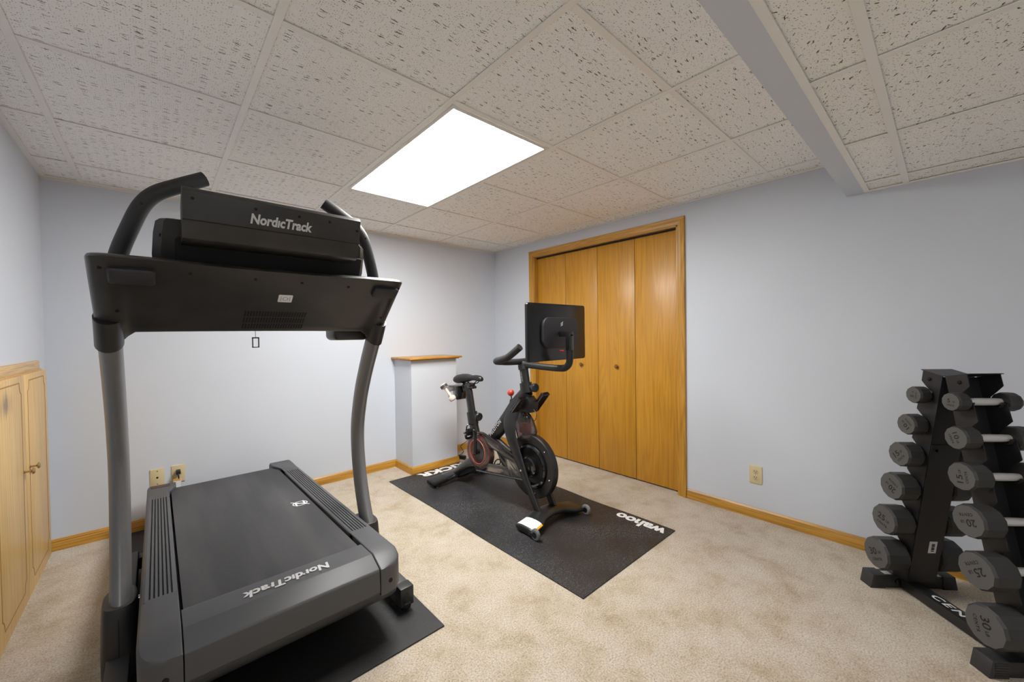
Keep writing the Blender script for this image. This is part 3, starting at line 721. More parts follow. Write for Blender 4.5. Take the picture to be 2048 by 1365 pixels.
# touchscreen shell leaning towards the viewer and its rear hood
def shell_ring(y, z, a, dep, e):
    return [(TX + p, y + q, z) for p, q in ((-a + e, 0), (a - e, 0), (a, e), (a, dep), (-a, dep), (-a, e))]
ts = MB(); rg = []
for (y, z, a, e) in ((0.335, 1.600, 0.300, 0.012), (0.325, 1.596, 0.320, 0.016), (0.329, 1.588, 0.331, 0.02), (0.343, 1.555, 0.337, 0.022), (0.372, 1.49, 0.341, 0.022), (0.400, 1.44, 0.335, 0.02), (0.41, 1.42, 0.32, 0.016)):
    rg.append(shell_ring(y, z, a, 0.075, e))
tab = ts.loft(rg).build('screen_shell', 'plas_d', td, smooth=40)
MB().prism([(0.335, 1.545), (0.395, 1.432), (0.47, 1.432), (0.44, 1.545)], 0, TX - 0.285, TX + 0.325, 0.010, 3).build('shell_recess', 'hole', tab)
MB().prism([(0.408, 1.592), (0.470, 1.45), (0.476, 1.452), (0.414, 1.594)], 0, TX - 0.31, TX + 0.31).build('screen', 'screen', tab)
for sd in (-1, 1):
    MB().lathe([(0.008, -0.002), (0.008, 0.001), (0.005, 0.002)], (TX + sd * 0.315, 0.352, 1.545), (0, -0.9, -0.4), 14).build('screw_hole', 'hole', tab)
hood = MB().prism([(0.213, 1.664), (0.222, 1.676), (0.235, 1.680), (0.330, 1.640), (0.345, 1.56), (0.345, 1.52), (0.272, 1.520), (0.258, 1.527), (0.250, 1.545), (0.237, 1.577), (0.234, 1.582)], 0, TX - 0.270, TX + 0.270, 0.002).build('screen_hood', 'grey', td, smooth=25)
hn = Vector((0, -0.969, -0.248)); hu = Vector((0, -0.248, 0.969))
MB().bx(TX - 0.2695, TX + 0.2695, 0.2325, 0.2365, 1.5795, 1.5808).build('seam', 'hole', hood)
text_obj('Nord\u0131cTrack', 0.190, 0.034, Vector((TX - 0.0, 0.2255, 1.612)) + hn * 0.0008, (1, 0, 0), hu, 'silverprint', 'lettering', hood, bold=0.036, shear=0.15)
for a, z in ((-0.245, 1.643), (-0.08, 1.643), (0.052, 1.643), (0.155, 1.643), (0.258, 1.627)):
    MB().lathe([(0.0048, -0.002), (0.0048, 0.0008), (0.0035, 0.0012)], (TX + a, 0.2335 - (z - 1.582) * 0.2561, z), hn, 12).build('screw_hole', 'hole', hood)
# upper grab handles
for sd in (-1, 1):
    pts = spline([(TX + sd * a, y, z) for a, y, z in ((0.428, 0.470, 1.44), (0.419, 0.463, 1.495), (0.392, 0.442, 1.575), (0.362, 0.424, 1.648), (0.325, 0.418, 1.695), (0.265, 0.420, 1.735), (0.198, 0.428, 1.777))], 6)
    hnd = MB().tube(pts, 0.0245, 20).build('grab_handle', 'rubber', td, smooth=50)
    for (a, y, z) in ((0.415, 0.440, 1.51), (0.362, 0.402, 1.650), (0.222, 0.405, 1.762)):
        disc('screw', (TX + sd * a, y, z), 0.0052, (0, -1, 0), 'bolt', hnd, 0.003)

# ------------------------------------------------------------------ exercise bike
BX = 0.36
bk = thing('exercise_bike', 'matte black spin bike with large flywheel and rear-facing screen', 'exercise bike', (BX, 0.85, MZ))
def bp3(a, pts): return [(BX + a, y, z) for y, z in pts]
# main frame: diagonal tube, seat tube, lower stay, rear leg
fm = MB().tube(spline(bp3(0, [(0.585, 0.830), (0.625, 0.775), (0.70, 0.700), (0.80, 0.600), (0.90, 0.500), (0.985, 0.415)]), 5),
               lerp_list([0.036, 0.038, 0.038, 0.036, 0.034, 0.032], 5), 20, ry=lerp_list([0.046, 0.060, 0.066, 0.056, 0.050, 0.045], 5), up=(0, 0.7, 0.7)).build('main_tube', 'bike', bk, smooth=50)
d_ = Vector((0, -0.707, 0.707)); up_ = Vector((0, 0.707, 0.707))
text_obj('PELOTON', 0.172, 0.028, (BX - 0.0362, 0.890, 0.533), d_, up_, 'silverprint', 'lettering', fm, bold=0.015, space=1.1)
MB().tube(spline(bp3(0, [(1.222, 0.585), (1.195, 0.48), (1.150, 0.36), (1.12, 0.26)]), 5), 0.030, 18, ry=0.046, up=(0, 1, 0)).build('seat_tube', 'bike', bk, smooth=50)
MB().tube(spline(bp3(0, [(0.985, 0.445), (0.90, 0.415), (0.80, 0.375), (0.68, 0.345)]), 5), 0.026, 18, ry=0.036, up=(0, 0, 1)).build('lower_stay', 'bike', bk, smooth=50)
MB().tube(spline(bp3(0.005, [(1.03, 0.215), (1.15, 0.190), (1.25, 0.165), (1.345, 0.110), (1.43, 0.062), (1.48, 0.055)]), 5), lerp_list([0.03, 0.040, 0.050, 0.058, 0.062, 0.055], 5), 20,
          ry=lerp_list([0.025, 0.044, 0.060, 0.056, 0.044, 0.03], 5), up=(0, 0.5, 0.8)).build('rear_leg', 'bike_g', bk, smooth=50)
# fork: two legs sweeping round the flywheel down to the front foot
for sd in (-1, 1):
    MB().tube(spline([(BX + sd * a, y, z) for a, y, z in ((0.020, 0.690, 0.700), (0.048, 0.705, 0.640), (0.066, 0.695, 0.585), (0.074, 0.672, 0.515), (0.076, 0.625, 0.430), (0.076, 0.575, 0.335), (0.076, 0.520, 0.235), (0.074, 0.450, 0.115), (0.072, 0.425, 0.070))], 5),
              0.014, 16, ry=lerp_list([0.060, 0.060, 0.058, 0.050, 0.042, 0.035, 0.030, 0.028, 0.032], 5), up=(0, 1, 0.3)).build('fork_leg', 'bike', bk, smooth=50)
    disc('bolt', (BX + sd * 0.091, 0.562, 0.312), 0.008, (sd, 0, 0), 'steel', bk, 0.004)
# flywheel
fy, fz = 0.540, 0.330
fw = MB().lathe([(0.06, -0.012), (0.145, -0.014), (0.150, -0.022), (0.205, -0.024), (0.212, -0.018), (0.212, 0.018), (0.205, 0.024), (0.150, 0.022), (0.145, 0.014), (0.06, 0.012)], (BX, fy, fz), (-1, 0, 0), 64).build('flywheel', 'bike', bk, smooth=30)
MB().lathe([(0.118, 0.012), (0.147, 0.014), (0.143, 0.034), (0.132, 0.040), (0.120, 0.034)], (BX, fy, fz), (-1, 0, 0), 48, caps=False).build('rim_ring', 'bike_g', fw, smooth=40)
MB().lathe([(0.066, 0.010), (0.066, 0.044), (0.058, 0.052), (0.03, 0.054), (0.03, 0.062), (0.012, 0.064)], (BX, fy, fz), (-1, 0, 0), 32).build('hub', 'bike_g', fw, smooth=35)
for k in range(6):
    a = k * PI / 3 + 0.3
    disc('rim_bolt', (BX - 0.0235, fy + 0.178 * math.cos(a), fz + 0.178 * math.sin(a)), 0.004, (-1, 0, 0), 'steel', fw, 0.003, 8)
# smoky chain guard: crank ring, upper and lower arms, front panel
cy0, cz0 = 1.080, 0.322
cg = MB(); ringpts = []
gx0, gx1 = BX - 0.062, BX - 0.030
outer = []
for k in range(25):
    a = math.radians(70 + k * 200 / 24); outer.append((cy0 + 0.146 * math.cos(a - PI / 2 + PI / 2), cz0 + 0.146 * math.sin(a)))
outl = [(1.035, 0.474), (0.985, 0.468), (0.949, 0.458), (0.814, 0.426), (0.729, 0.397), (0.640, 0.372), (0.590, 0.238), (0.70, 0.226), (0.79, 0.215), (0.95, 0.196), (1.05, 0.180)]
cirR = [(cy0 + 0.146 * math.cos(a), cz0 + 0.146 * math.sin(a)) for a in [math.radians(-95 + k * 195 / 20) for k in range(21)]]
guard_outer = outl + cirR
tri = [(0.905, 0.350), (0.788, 0.285), (0.905, 0.258), (0.935, 0.285)]
# build as separate translucent members around the open triangle
pcs = [
    [(1.00, 0.470), (0.949, 0.458), (0.814, 0.426), (0.729, 0.397), (0.640, 0.372), (0.655, 0.335), (0.760, 0.345), (0.850, 0.372), (0.925, 0.385), (0.965, 0.41)],
    [(0.985, 0.190), (0.79, 0.215), (0.70, 0.226), (0.74, 0.285), (0.79, 0.282), (0.945, 0.262)],
    [(0.640, 0.340), (0.760, 0.345), (0.740, 0.285), (0.70, 0.226), (0.585, 0.238), (0.600, 0.29)],
    [(0.850, 0.372), (0.760, 0.345), (0.74, 0.285), (0.79, 0.284)],
]
for pc in pcs[:3]:
    MB().prism(pc, 0, gx0, gx0 + 0.012, 0.003).build('guard_panel', 'smoke', bk, smooth=30)
MB().prism(pcs[3], 0, gx0 + 0.001, gx0 + 0.014, 0.003).build('guard_brace', 'bike_g', bk, smooth=30)
# glossy dark rims of the guard
MB().tube(spline([(gx0 + 0.004, y, z) for y, z in ((1.06, 0.470), (1.0, 0.474), (0.949, 0.462), (0.814, 0.430), (0.729, 0.400), (0.645, 0.374))], 4), 0.012, 8, ry=0.009, up=(0, 0, 1)).build('guard_edge', 'bike_g', bk, smooth=50)
MB().tube(spline([(gx0 + 0.004, y, z) for y, z in ((1.09, 0.176), (0.95, 0.192), (0.79, 0.212), (0.66, 0.228), (0.570, 0.238))], 4), 0.012, 8, ry=0.009, up=(0, 0, 1)).build('guard_edge', 'bike_g', bk, smooth=50)
cr = MB().lathe([(0.092, 0.020), (0.096, 0.030), (0.125, 0.034), (0.141, 0.026), (0.146, 0.010), (0.146, -0.02), (0.138, -0.02), (0.136, 0.008), (0.122, 0.022), (0.10, 0.022)], (gx1, cy0, cz0), (-1, 0, 0), 56, caps=False).build('crank_guard', 'smoke_r', bk, smooth=40)
MB().tube([(gx1 - 0.030, cy0 + 0.092 * math.cos(a * PI / 24), cz0 + 0.092 * math.sin(a * PI / 24)) for a in range(48)], 0.004, 8, closed=True, up=(1, 0, 0)).build('red_trim_ring', 'redring', cr)
MB().tube([(gx1 - 0.026, cy0 + 0.132 * math.cos(a * PI / 24), cz0 + 0.132 * math.sin(a * PI / 24)) for a in range(48)], 0.0035, 8, closed=True, up=(1, 0, 0)).build('red_trim_ring', 'redring', cr)
MB().lathe([(0.128, -0.012), (0.128, -0.006), (0.10, 0.0), (0.092, 0.004)], (gx1, cy0, cz0), (-1, 0, 0), 48).build('red_back_disc', 'redring', cr, smooth=40)
MB().lathe([(0.082, 0.000), (0.082, 0.012), (0.072, 0.016), (0.02, 0.018)], (gx1, cy0, cz0), (-1, 0, 0), 40).build('sprocket_disc', 'plas', cr, smooth=30)
# cranks and pedals
def crank(sd, dirz):
    x = BX + sd * 0.082
    root = MB().tube([(x, cy0 - 0.001, cz0), (x - sd * -0.004, cy0 - 0.010 * dirz, cz0 + dirz * 0.085), (x + sd * 0.008, cy0 - 0.018 * dirz, cz0 + dirz * 0.170)], [0.016, 0.011, 0.012], 12, ry=[0.020, 0.015, 0.016], up=(0, 1, 0)).build('crank_arm', 'bike', bk, smooth=50)
    MB().lathe([(0.020, -0.05), (0.020, 0.008), (0.012, 0.012)], (x, cy0, cz0), (sd, 0, 0), 18).build('crank_bolt', 'bike_g', root)
    py, pz = cy0 - 0.018 * dirz, cz0 + dirz * 0.170
    pd = MB(); xs = x + sd * 0.052
    pd.tube([(x, py, pz), (x + sd * 0.105, py, pz)], 0.007, 10)
    pd.box((xs + sd * 0.012, py, pz), (0.055, 0.026, 0.050), None, 0.006)
    def pt(x_, a_, b_): return (x_, py - b_, pz + a_)
    pd.tube(spline([pt(xs - sd * 0.02, 0.02, 0.008), pt(xs - sd * 0.015, 0.050, 0.012), pt(xs + sd * 0.012, 0.064, 0.014), pt(xs + sd * 0.04, 0.050, 0.012), pt(xs + sd * 0.042, 0.02, 0.008)], 4), 0.005, 8)
    pd.tube(spline([pt(xs - sd * 0.02, -0.02, -0.004), pt(xs - sd * 0.01, -0.045, -0.008), pt(xs + sd * 0.03, -0.045, -0.008), pt(xs + sd * 0.042, -0.02, -0.004)], 4), 0.010, 8)
    pd.build('pedal', 'bike_g', bk, smooth=40)
    MB().lathe([(0.010, 0), (0.010, 0.004), (0.006, 0.006)], (x + sd * 0.108, py, pz), (sd, 0, 0), 12).build('pedal_axle_cap', 'steel', root)
    MB().lathe([(0.012, 0), (0.012, 0.003), (0.007, 0.005)], (x + sd * 0.018, py, pz), (sd, 0, 0), 12).build('pedal_bolt', 'steel', root)
crank(-1, 1); crank(1, -1)
# seat post, collar, saddle
MB().tube(bp3(0, [(1.226, 0.602), (1.205, 0.505)]), [0.036, 0.036], 20, ry=[0.052, 0.052], up=(0, 1, 0)).build('seat_collar', 'bike', bk, smooth=50)
sp = MB().tube(spline(bp3(0, [(1.218, 0.56), (1.240, 0.66), (1.256, 0.725), (1.262, 0.755), (1.285, 0.783), (1.325, 0.786)]), 4), 0.024, 18, ry=0.043, up=(0, 1, 0.1)).build('seat_post', 'bike', bk, smooth=50)
for k in range(11):
    z = 0.618 + k * 0.0105; y = 1.2275 + (z - 0.60) * 0.22
    MB().bx(BX - 0.0232, BX - 0.0222, y + 0.004, y + (0.020 if k % 2 else 0.014), z, z + 0.0016).build('scale_mark', 'silverprint', sp, smooth=0)
MB().lathe([(0.012, 0.0), (0.013, 0.022), (0.022, 0.032), (0.031, 0.036), (0.032, 0.054), (0.026, 0.060), (0.02, 0.058)], (BX - 0.004, 1.168, 0.577), (-0.12, -1, 0), 20).build('adjust_knob', 'bike', bk, smooth=35)
MB().bx(BX - 0.020, BX + 0.020, 1.18, 1.33, 0.790, 0.812, 0.006).build('seat_slider', 'bike_g', bk)
sd_ = []
for (y, hw, zt, zb) in ((1.082, 0.010, 0.882, 0.868), (1.092, 0.020, 0.892, 0.855), (1.115, 0.024, 0.900, 0.852), (1.16, 0.028, 0.901, 0.856), (1.21, 0.036, 0.895, 0.856), (1.26, 0.052, 0.899, 0.842), (1.30, 0.070, 0.902, 0.832), (1.34, 0.080, 0.900, 0.824), (1.37, 0.078, 0.894, 0.822), (1.395, 0.062, 0.884, 0.828), (1.405, 0.035, 0.872, 0.842)):
    zc = (zt + zb) / 2; h2 = (zt - zb) / 2
    sd_.append([(BX + hw * math.copysign(abs(math.cos(a)) ** 0.75, math.cos(a)), y, zc + h2 * math.copysign(abs(math.sin(a)) ** 0.8, math.sin(a)) + 0.006 * (abs(math.cos(a)) * -1 if math.sin(a) > 0 else 0)) for a in [2 * PI * k / 20 for k in range(20)]])
MB().loft(sd_).build('saddle', 'saddle', bk, smooth=60)
for s_ in (-1, 1):
    MB().tube(spline([(BX + s_ * 0.012, 1.135, 0.858), (BX + s_ * 0.020, 1.175, 0.834), (BX + s_ * 0.022, 1.25, 0.826), (BX + s_ * 0.03, 1.33, 0.832), (BX + s_ * 0.035, 1.38, 0.842)], 4), 0.0038, 8).build('saddle_rail', 'bike_g', bk)
MB().box((BX, 1.24, 0.818), (0.055, 0.065, 0.030), None, 0.006).build('rail_clamp', 'bike_g', bk)
# twin weight cradle behind the saddle
for s_ in (-1, 1):
    MB().prism([(1.36, 0.800), (1.46, 0.795), (1.49, 0.770), (1.46, 0.690), (1.44, 0.685), (1.45, 0.745), (1.40, 0.760), (1.385, 0.70), (1.365, 0.695)], 0, BX + s_ * 0.060 - 0.004, BX + s_ * 0.060 + 0.004, 0.002).build('weight_holder_side', 'smoke', bk, smooth=30)
MB().box((BX, 1.352, 0.745), (0.120, 0.028, 0.110), None, 0.008).build('weight_holder_plate', 'bike_g', bk)
MB().bx(BX - 0.064, BX + 0.064, 1.37, 1.47, 0.796, 0.801, 0.002).build('weight_holder_top', 'smoke', bk)
# front post, collar, knob
MB().tube(bp3(0, [(0.600, 0.885), (0.588, 0.818)]), [0.036, 0.037], 20, ry=[0.047, 0.050], up=(0, 1, 0)).build('head_collar', 'bike', bk, smooth=50)
hp_ = MB().tube(bp3(0, [(0.596, 0.86), (0.617, 0.985)]), 0.024, 18, ry=0.036, up=(0, 1, 0)).build('handlebar_post', 'bike', bk, smooth=50)
for k in range(8):
    z = 0.897 + k * 0.0085; y = 0.603 + (z - 0.897) * 0.168
    MB().bx(BX - 0.0253, BX - 0.0240, y - 0.002, y + (0.014 if k % 2 else 0.009), z, z + 0.0015).build('scale_mark', 'silverprint', hp_, smooth=0)
MB().lathe([(0.012, 0.0), (0.013, 0.026), (0.022, 0.036), (0.029, 0.040), (0.030, 0.058), (0.024, 0.064), (0.018, 0.062)], (BX - 0.004, 0.552, 0.860), (-0.12, -1, 0), 20).build('adjust_knob', 'bike', bk, smooth=35)
# handlebar with forward horns
MB().tube(spline(bp3(0, [(0.618, 0.975), (0.622, 1.00), (0.625, 1.03)]), 3), [0.030] * 7, 18, ry=[0.040, 0.041, 0.042, 0.042, 0.041, 0.038, 0.030], up=(0, 1, 0)).build('stem', 'rubber', bk, smooth=60)
hb = MB().tube(spline([(BX - 0.200, 0.645, 1.038), (BX - 0.12, 0.640, 1.030), (BX, 0.625, 1.030), (BX + 0.12, 0.650, 1.034), (BX + 0.200, 0.645, 1.038)], 6), 0.021, 16).build('handlebar', 'rubber', bk, smooth=60)
for s_ in (-1, 1):
    MB().tube(spline([(BX + s_ * 0.150, 0.652, 1.034), (BX + s_ * 0.200, 0.655, 1.038), (BX + s_ * 0.228, 0.630, 1.044), (BX + s_ * 0.232, 0.575, 1.055), (BX + s_ * 0.226, 0.525, 1.072), (BX + s_ * 0.216, 0.475, 1.105), (BX + s_ * 0.207, 0.430, 1.138)], 6), 0.0225, 16).build('grip_horn', 'rubber', bk, smooth=60)
# screen arm: forward tube, upward bend, link to the screen
arm = MB().tube(spline(bp3(0, [(0.63, 1.010), (0.50, 1.004), (0.38, 1.000), (0.285, 1.000), (0.245, 1.006), (0.217, 1.030), (0.209, 1.065), (0.208, 1.115)]), 6), 0.0215, 20).build('screen_arm', 'bike', bk, smooth=60)
MB().bx(BX - 0.018, BX + 0.018, 0.190, 0.228, 1.112, 1.214, 0.004).build('arm_sleeve', 'bike_g', arm)
MB().bx(BX - 0.016, BX + 0.016, 0.190, 0.300, 1.197, 1.228, 0.005).build('arm_link', 'bike_g', arm)
MB().bx(BX - 0.021, BX - 0.0178, 0.238, 0.272, 1.109, 1.116, 0.001).build('red_tab', 'red', arm)
SC = dict(x=0.362, y0=0.300, y1=0.324, zc=1.226)
sc = MB().prism(rrect(SC['x'], SC['zc'], 0.540, 0.352, 0.016), 1, SC['y0'], SC['y1'], 0.004, 2).build('screen_housing', 'screen_back', bk, smooth=30)
MB().prism(rrect(SC['x'], SC['zc'], 0.528, 0.340, 0.012), 1, SC['y1'] - 0.002, SC['y1'] + 0.0012).build('screen_glass', 'screen', sc, smooth=0)
pad = MB().prism(rrect(SC['x'] + 0.012, SC['zc'] - 0.004, 0.335, 0.190, 0.055, 8), 1, SC['y0'] - 0.020, SC['y0'] + 0.002, 0.005, 3).build('rear_pad', 'screen_pad', sc, smooth=35)
MB().prism(rrect(SC['x'] + 0.01, SC['zc'] - 0.010, 0.070, 0.028, 0.013, 6), 1, SC['y0'] - 0.0206, SC['y0'] - 0.018).build('pivot_slot', 'hole', pad, smooth=0)
# round P emblem on the pad
ec = Vector((SC['x'] + 0.010, SC['y0'] - 0.0206, SC['zc'] + 0.050)); em = MB()
em.tube([ec + Vector((0.0085 * math.cos(a * PI / 10), 0, 0.0085 * math.sin(a * PI / 10))) for a in range(20)], 0.0022, 5, closed=True, ry=0.0004, up=(0, 1, 0))
em.tube([ec + Vector((-0.010, 0, -0.014)), ec + Vector((-0.003, 0, -0.004))], 0.0022, 5, ry=0.0004, up=(0, 1, 0))
em.tube([ec + Vector((0.004, 0, 0.006)), ec + Vector((0.011, 0, 0.016))], 0.0022, 5, ry=0.0004, up=(0, 1, 0))
em.tube([ec + Vector((-0.002, 0, -0.002)), ec + Vector((0.002, 0, 0.003))], 0.002, 5, ry=0.0004, up=(0, 1, 0))
em.build('emblem', 'white', pad, smooth=0)
# resistance knob
MB().tube(bp3(0, [(0.728, 0.665), (0.740, 0.725), (0.745, 0.757)]), [0.034, 0.022, 0.012], 16).build('knob_mount', 'bike', bk, smooth=50)
MB().tube(bp3(0, [(0.743, 0.75), (0.750, 0.785)]), 0.005, 10).build('knob_stem', 'bike_g', bk)
MB().lathe([(0.010, -0.004), (0.019, 0.004), (0.0245, 0.014), (0.0250, 0.026), (0.019, 0.036), (0.008, 0.040)], (BX, 0.749, 0.782), (0, 0.2, 1), 10).build('resistance_knob', 'red', bk, smooth=20)
# twin bottle trays of smoky plastic
def tray(a0, a1, y0, z0, y1, z1):
    d = Vector((0, y1 - y0, z1 - z0)); nrm = Vector((0, -d.z, d.y)).normalized() * 0.024
    s = MB(); P = lambda a, t, q: Vector((BX + a, y0, z0)) + d * t + nrm * q
    for (aa, ab) in ((a0, a0 + 0.003), (a1 - 0.003, a1)):
        s.loft([[P(aa, 0, 0), P(aa, 0, 0.8), P(aa, 1, 1), P(aa, 1, 0)], [P(ab, 0, 0), P(ab, 0, 0.8), P(ab, 1, 1), P(ab, 1, 0)]])
    s.loft([[P(a0, 0, 0), P(a0, 1, 0), P(a0, 1, 0.06), P(a0, 0, 0.06)], [P(a1, 0, 0), P(a1, 1, 0), P(a1, 1, 0.06), P(a1, 0, 0.06)]])
    s.loft([[P(a0, 0, 0), P(a0, 0.04, 0), P(a0, 0.04, 0.8), P(a0, 0, 0.8)], [P(a1, 0, 0), P(a1, 0.04, 0), P(a1, 0.04, 0.8), P(a1, 0, 0.8)]])
    o = s.build('bottle_tray', 'smoke_d', bk, smooth=0)
    for q in (0.12, 0.95):
        MB().tube([P(a0 - 0.001, 0.02, q * 0.8), P(a0 - 0.001, 0.98, q)], 0.0018, 6).build('tray_edge', 'clearwheel', o)
    MB().tube([P(a0, 0.98, 0.95), P(a1, 0.98, 0.95)], 0.003, 6).build('tray_edge', 'bike_g', o)
    return o
tray(-0.105, -0.035, 0.645, 0.700, 0.560, 0.800)
tray(0.035, 0.105, 0.600, 0.690, 0.490, 0.822)
MB().prism([(0.56, 0.80), (0.62, 0.72), (0.60, 0.695), (0.525, 0.690), (0.515, 0.760)], 0, BX - 0.04, BX + 0.04, 0.006).build('tray_bracket', 'bike', bk)
# smoked brake cover over the flywheel
cv = []
for (z, yc, ry_, rx) in ((0.690, 0.595, 0.014, 0.02), (0.672, 0.590, 0.050, 0.034), (0.640, 0.585, 0.075, 0.042), (0.600, 0.580, 0.092, 0.046), (0.560, 0.570, 0.098, 0.047), (0.520, 0.570, 0.085, 0.045), (0.490, 0.585, 0.060, 0.040), (0.476, 0.598, 0.03, 0.03)):
    cv.append([(BX + rx * math.cos(a), yc + 0.030 + ry_ * math.sin(a), z) for a in [2 * PI * k / 24 for k in range(24)]])
MB().loft(cv).build('brake_cover', 'smoke_d', bk, smooth=60)
MB().box((BX - 0.012, 0.595, 0.575), (0.050, 0.080, 0.070), None, 0.012).build('brake_unit', 'red', bk)
MB().box((BX, 0.595, 0.640), (0.030, 0.060, 0.050), None, 0.010).build('brake_actuator', 'bike_g', bk)
MB().tube(spline([(BX - 0.05, 0.560, 0.705), (BX - 0.05, 0.50, 0.665), (BX - 0.04, 0.475, 0.650), (BX - 0.03, 0.470, 0.69), (BX - 0.02, 0.505, 0.715)], 6), 0.0022, 6).build('sensor_cable', 'cord', bk)
# front and rear feet
def foot(y_mid, halfw, sect):
    rg = []
    for a, yc, hy, zt, zb in sect:
        zc, hz = (zt + zb) / 2, (zt - zb) / 2
        rg.append([(BX + a, yc + hy * math.copysign(abs(math.cos(t)) ** 0.8, math.cos(t)), zc + hz * math.copysign(abs(math.sin(t)) ** 0.8, math.sin(t))) for t in [2 * PI * k / 20 for k in range(20)]])
    return MB().loft(rg)
ff = foot(0, 0, [(-0.245, 0.375, 0.070, 0.048, 0.018), (-0.240, 0.375, 0.082, 0.054, 0.014), (-0.16, 0.382, 0.078, 0.066, 0.020), (-0.09, 0.405, 0.066, 0.084, 0.034), (0, 0.412, 0.060, 0.086, 0.042), (0.09, 0.405, 0.066, 0.084, 0.034), (0.16, 0.382, 0.078, 0.066, 0.020), (0.240, 0.375, 0.082, 0.054, 0.014), (0.245, 0.375, 0.070, 0.048, 0.018)]).build('front_foot', 'bike', bk, smooth=50)
for s_ in (-1, 1):
    wl = MB().lathe([(0.016, -0.011), (0.028, -0.011), (0.0335, -0.006), (0.0335, 0.006), (0.028, 0.011), (0.016, 0.011)], (BX + s_ * 0.240, 0.283, MZ + 0.0335), (s_, 0, 0), 28).build('wheel', 'clearwheel', bk, smooth=35)
    MB().lathe([(0.017, -0.0125), (0.017, 0.0125), (0.010, 0.0135)], (BX + s_ * 0.240, 0.283, MZ + 0.0335), (-1, 0, 0), 20).build('wheel_hub', 'bike_g', wl)
    MB().bx(BX + s_ * 0.240 - 0.013, BX + s_ * 0.240 + 0.013, 0.283, 0.330, 0.024, 0.044, 0.004).build('wheel_bracket', 'bike_g', bk)
    MB().lathe([(0.022, 0), (0.022, 0.005), (0.008, 0.010), (0.008, 0.024)], (BX + s_ * 0.215, 0.420, MZ), (0, 0, 1), 18).build('leveling_foot', 'rubber', bk)
# caution label curved over the left end of the front foot
def over_foot(a0, a1, t0, t1, off, name, mat):
    g = []
    for i in range(2):
        a = (a0, a1)[i]; f_ = (a + 0.240) / 0.08; yc = 0.375 + 0.007 * f_; hy = 0.082 - 0.004 * f_; zt = 0.054 + 0.012 * f_; zb = 0.014 + 0.006 * f_
        zc, hz = (zt + zb) / 2, (zt - zb) / 2; row = []
        for k in range(13):
            t = t0 + (t1 - t0) * k / 12
            row.append((BX + a, yc + (hy + off) * math.copysign(abs(math.cos(t)) ** 0.8, math.cos(t)), zc + (hz + off) * math.copysign(abs(math.sin(t)) ** 0.8, math.sin(t))))
        g.append(row)
    b = MB()
    for k in range(12): b.face([g[0][k], g[0][k + 1], g[1][k + 1], g[1][k]])
    return b.build(name, mat, ff, smooth=0)
over_foot(-0.232, -0.150, 0.50, 2.45, 0.0008, 'caution_label', 'paper')
over_foot(-0.232, -0.150, 2.45, 2.80, 0.0008, 'caution_stripe', 'orange')
for k in range(6):
    over_foot(-0.226, -0.158 - 0.006 * (k % 3), 0.75 + k * 0.27, 0.79 + k * 0.27, 0.0011, 'label_print', 'silverprint')
foot(0, 0, [(-0.262, 1.430, 0.048, 0.052, 0.026), (-0.257, 1.430, 0.058, 0.060, 0.020), (-0.15, 1.435, 0.062, 0.070, 0.026), (0, 1.440, 0.066, 0.085, 0.034), (0.15, 1.435, 0.062, 0.070, 0.026), (0.257, 1.430, 0.058, 0.060, 0.020), (0.262, 1.430, 0.048, 0.052, 0.026)]).build('rear_foot', 'bike_g', bk, smooth=50)
for s_ in (-1, 1):
    foot(0, 0, [(s_ * 0.270, 1.430, 0.052, 0.053, 0.024), (s_ * 0.262, 1.430, 0.063, 0.064, 0.018), (s_ * 0.145, 1.435, 0.066, 0.073, 0.022), (s_ * 0.14, 1.435, 0.060, 0.069, 0.026)]).build('foot_end_cap', 'bike', bk, smooth=50)
    MB().lathe([(0.022, 0), (0.022, 0.005), (0.008, 0.010), (0.008, 0.028)], (BX + s_ * 0.235, 1.392, MZ), (0, 0, 1), 18).build('leveling_foot', 'rubber', bk)

# little cream dumbbell hanging in the bike's weight cradle
db = thing('hand_weight', 'small cream dumbbell hanging in the holder behind the bike saddle', 'dumbbell', (0.252, 1.40, 0.752))
pA, pB = Vector((0.236, 1.425, 0.792)), Vector((0.268, 1.372, 0.712)); ax = (pB - pA).normalized()
MB().tube([pA, pB], 0.0125, 14).build('handle', 'cream', db, smooth=50)
for p, sg in ((pA, -1), (pB, 1)):
    MB().lathe([(0.014, -0.012), (0.026, -0.006), (0.030, 0.004), (0.030, 0.018), (0.024, 0.028), (0.010, 0.030)], p, ax * sg, 18).build('weight_head', 'cream', db, smooth=40)
MB().lathe([(0.0305, -0.002), (0.0312, 0.004), (0.0312, 0.014), (0.0305, 0.020)], pA, -ax, 18).build('grey_band', 'plas', db, smooth=40)

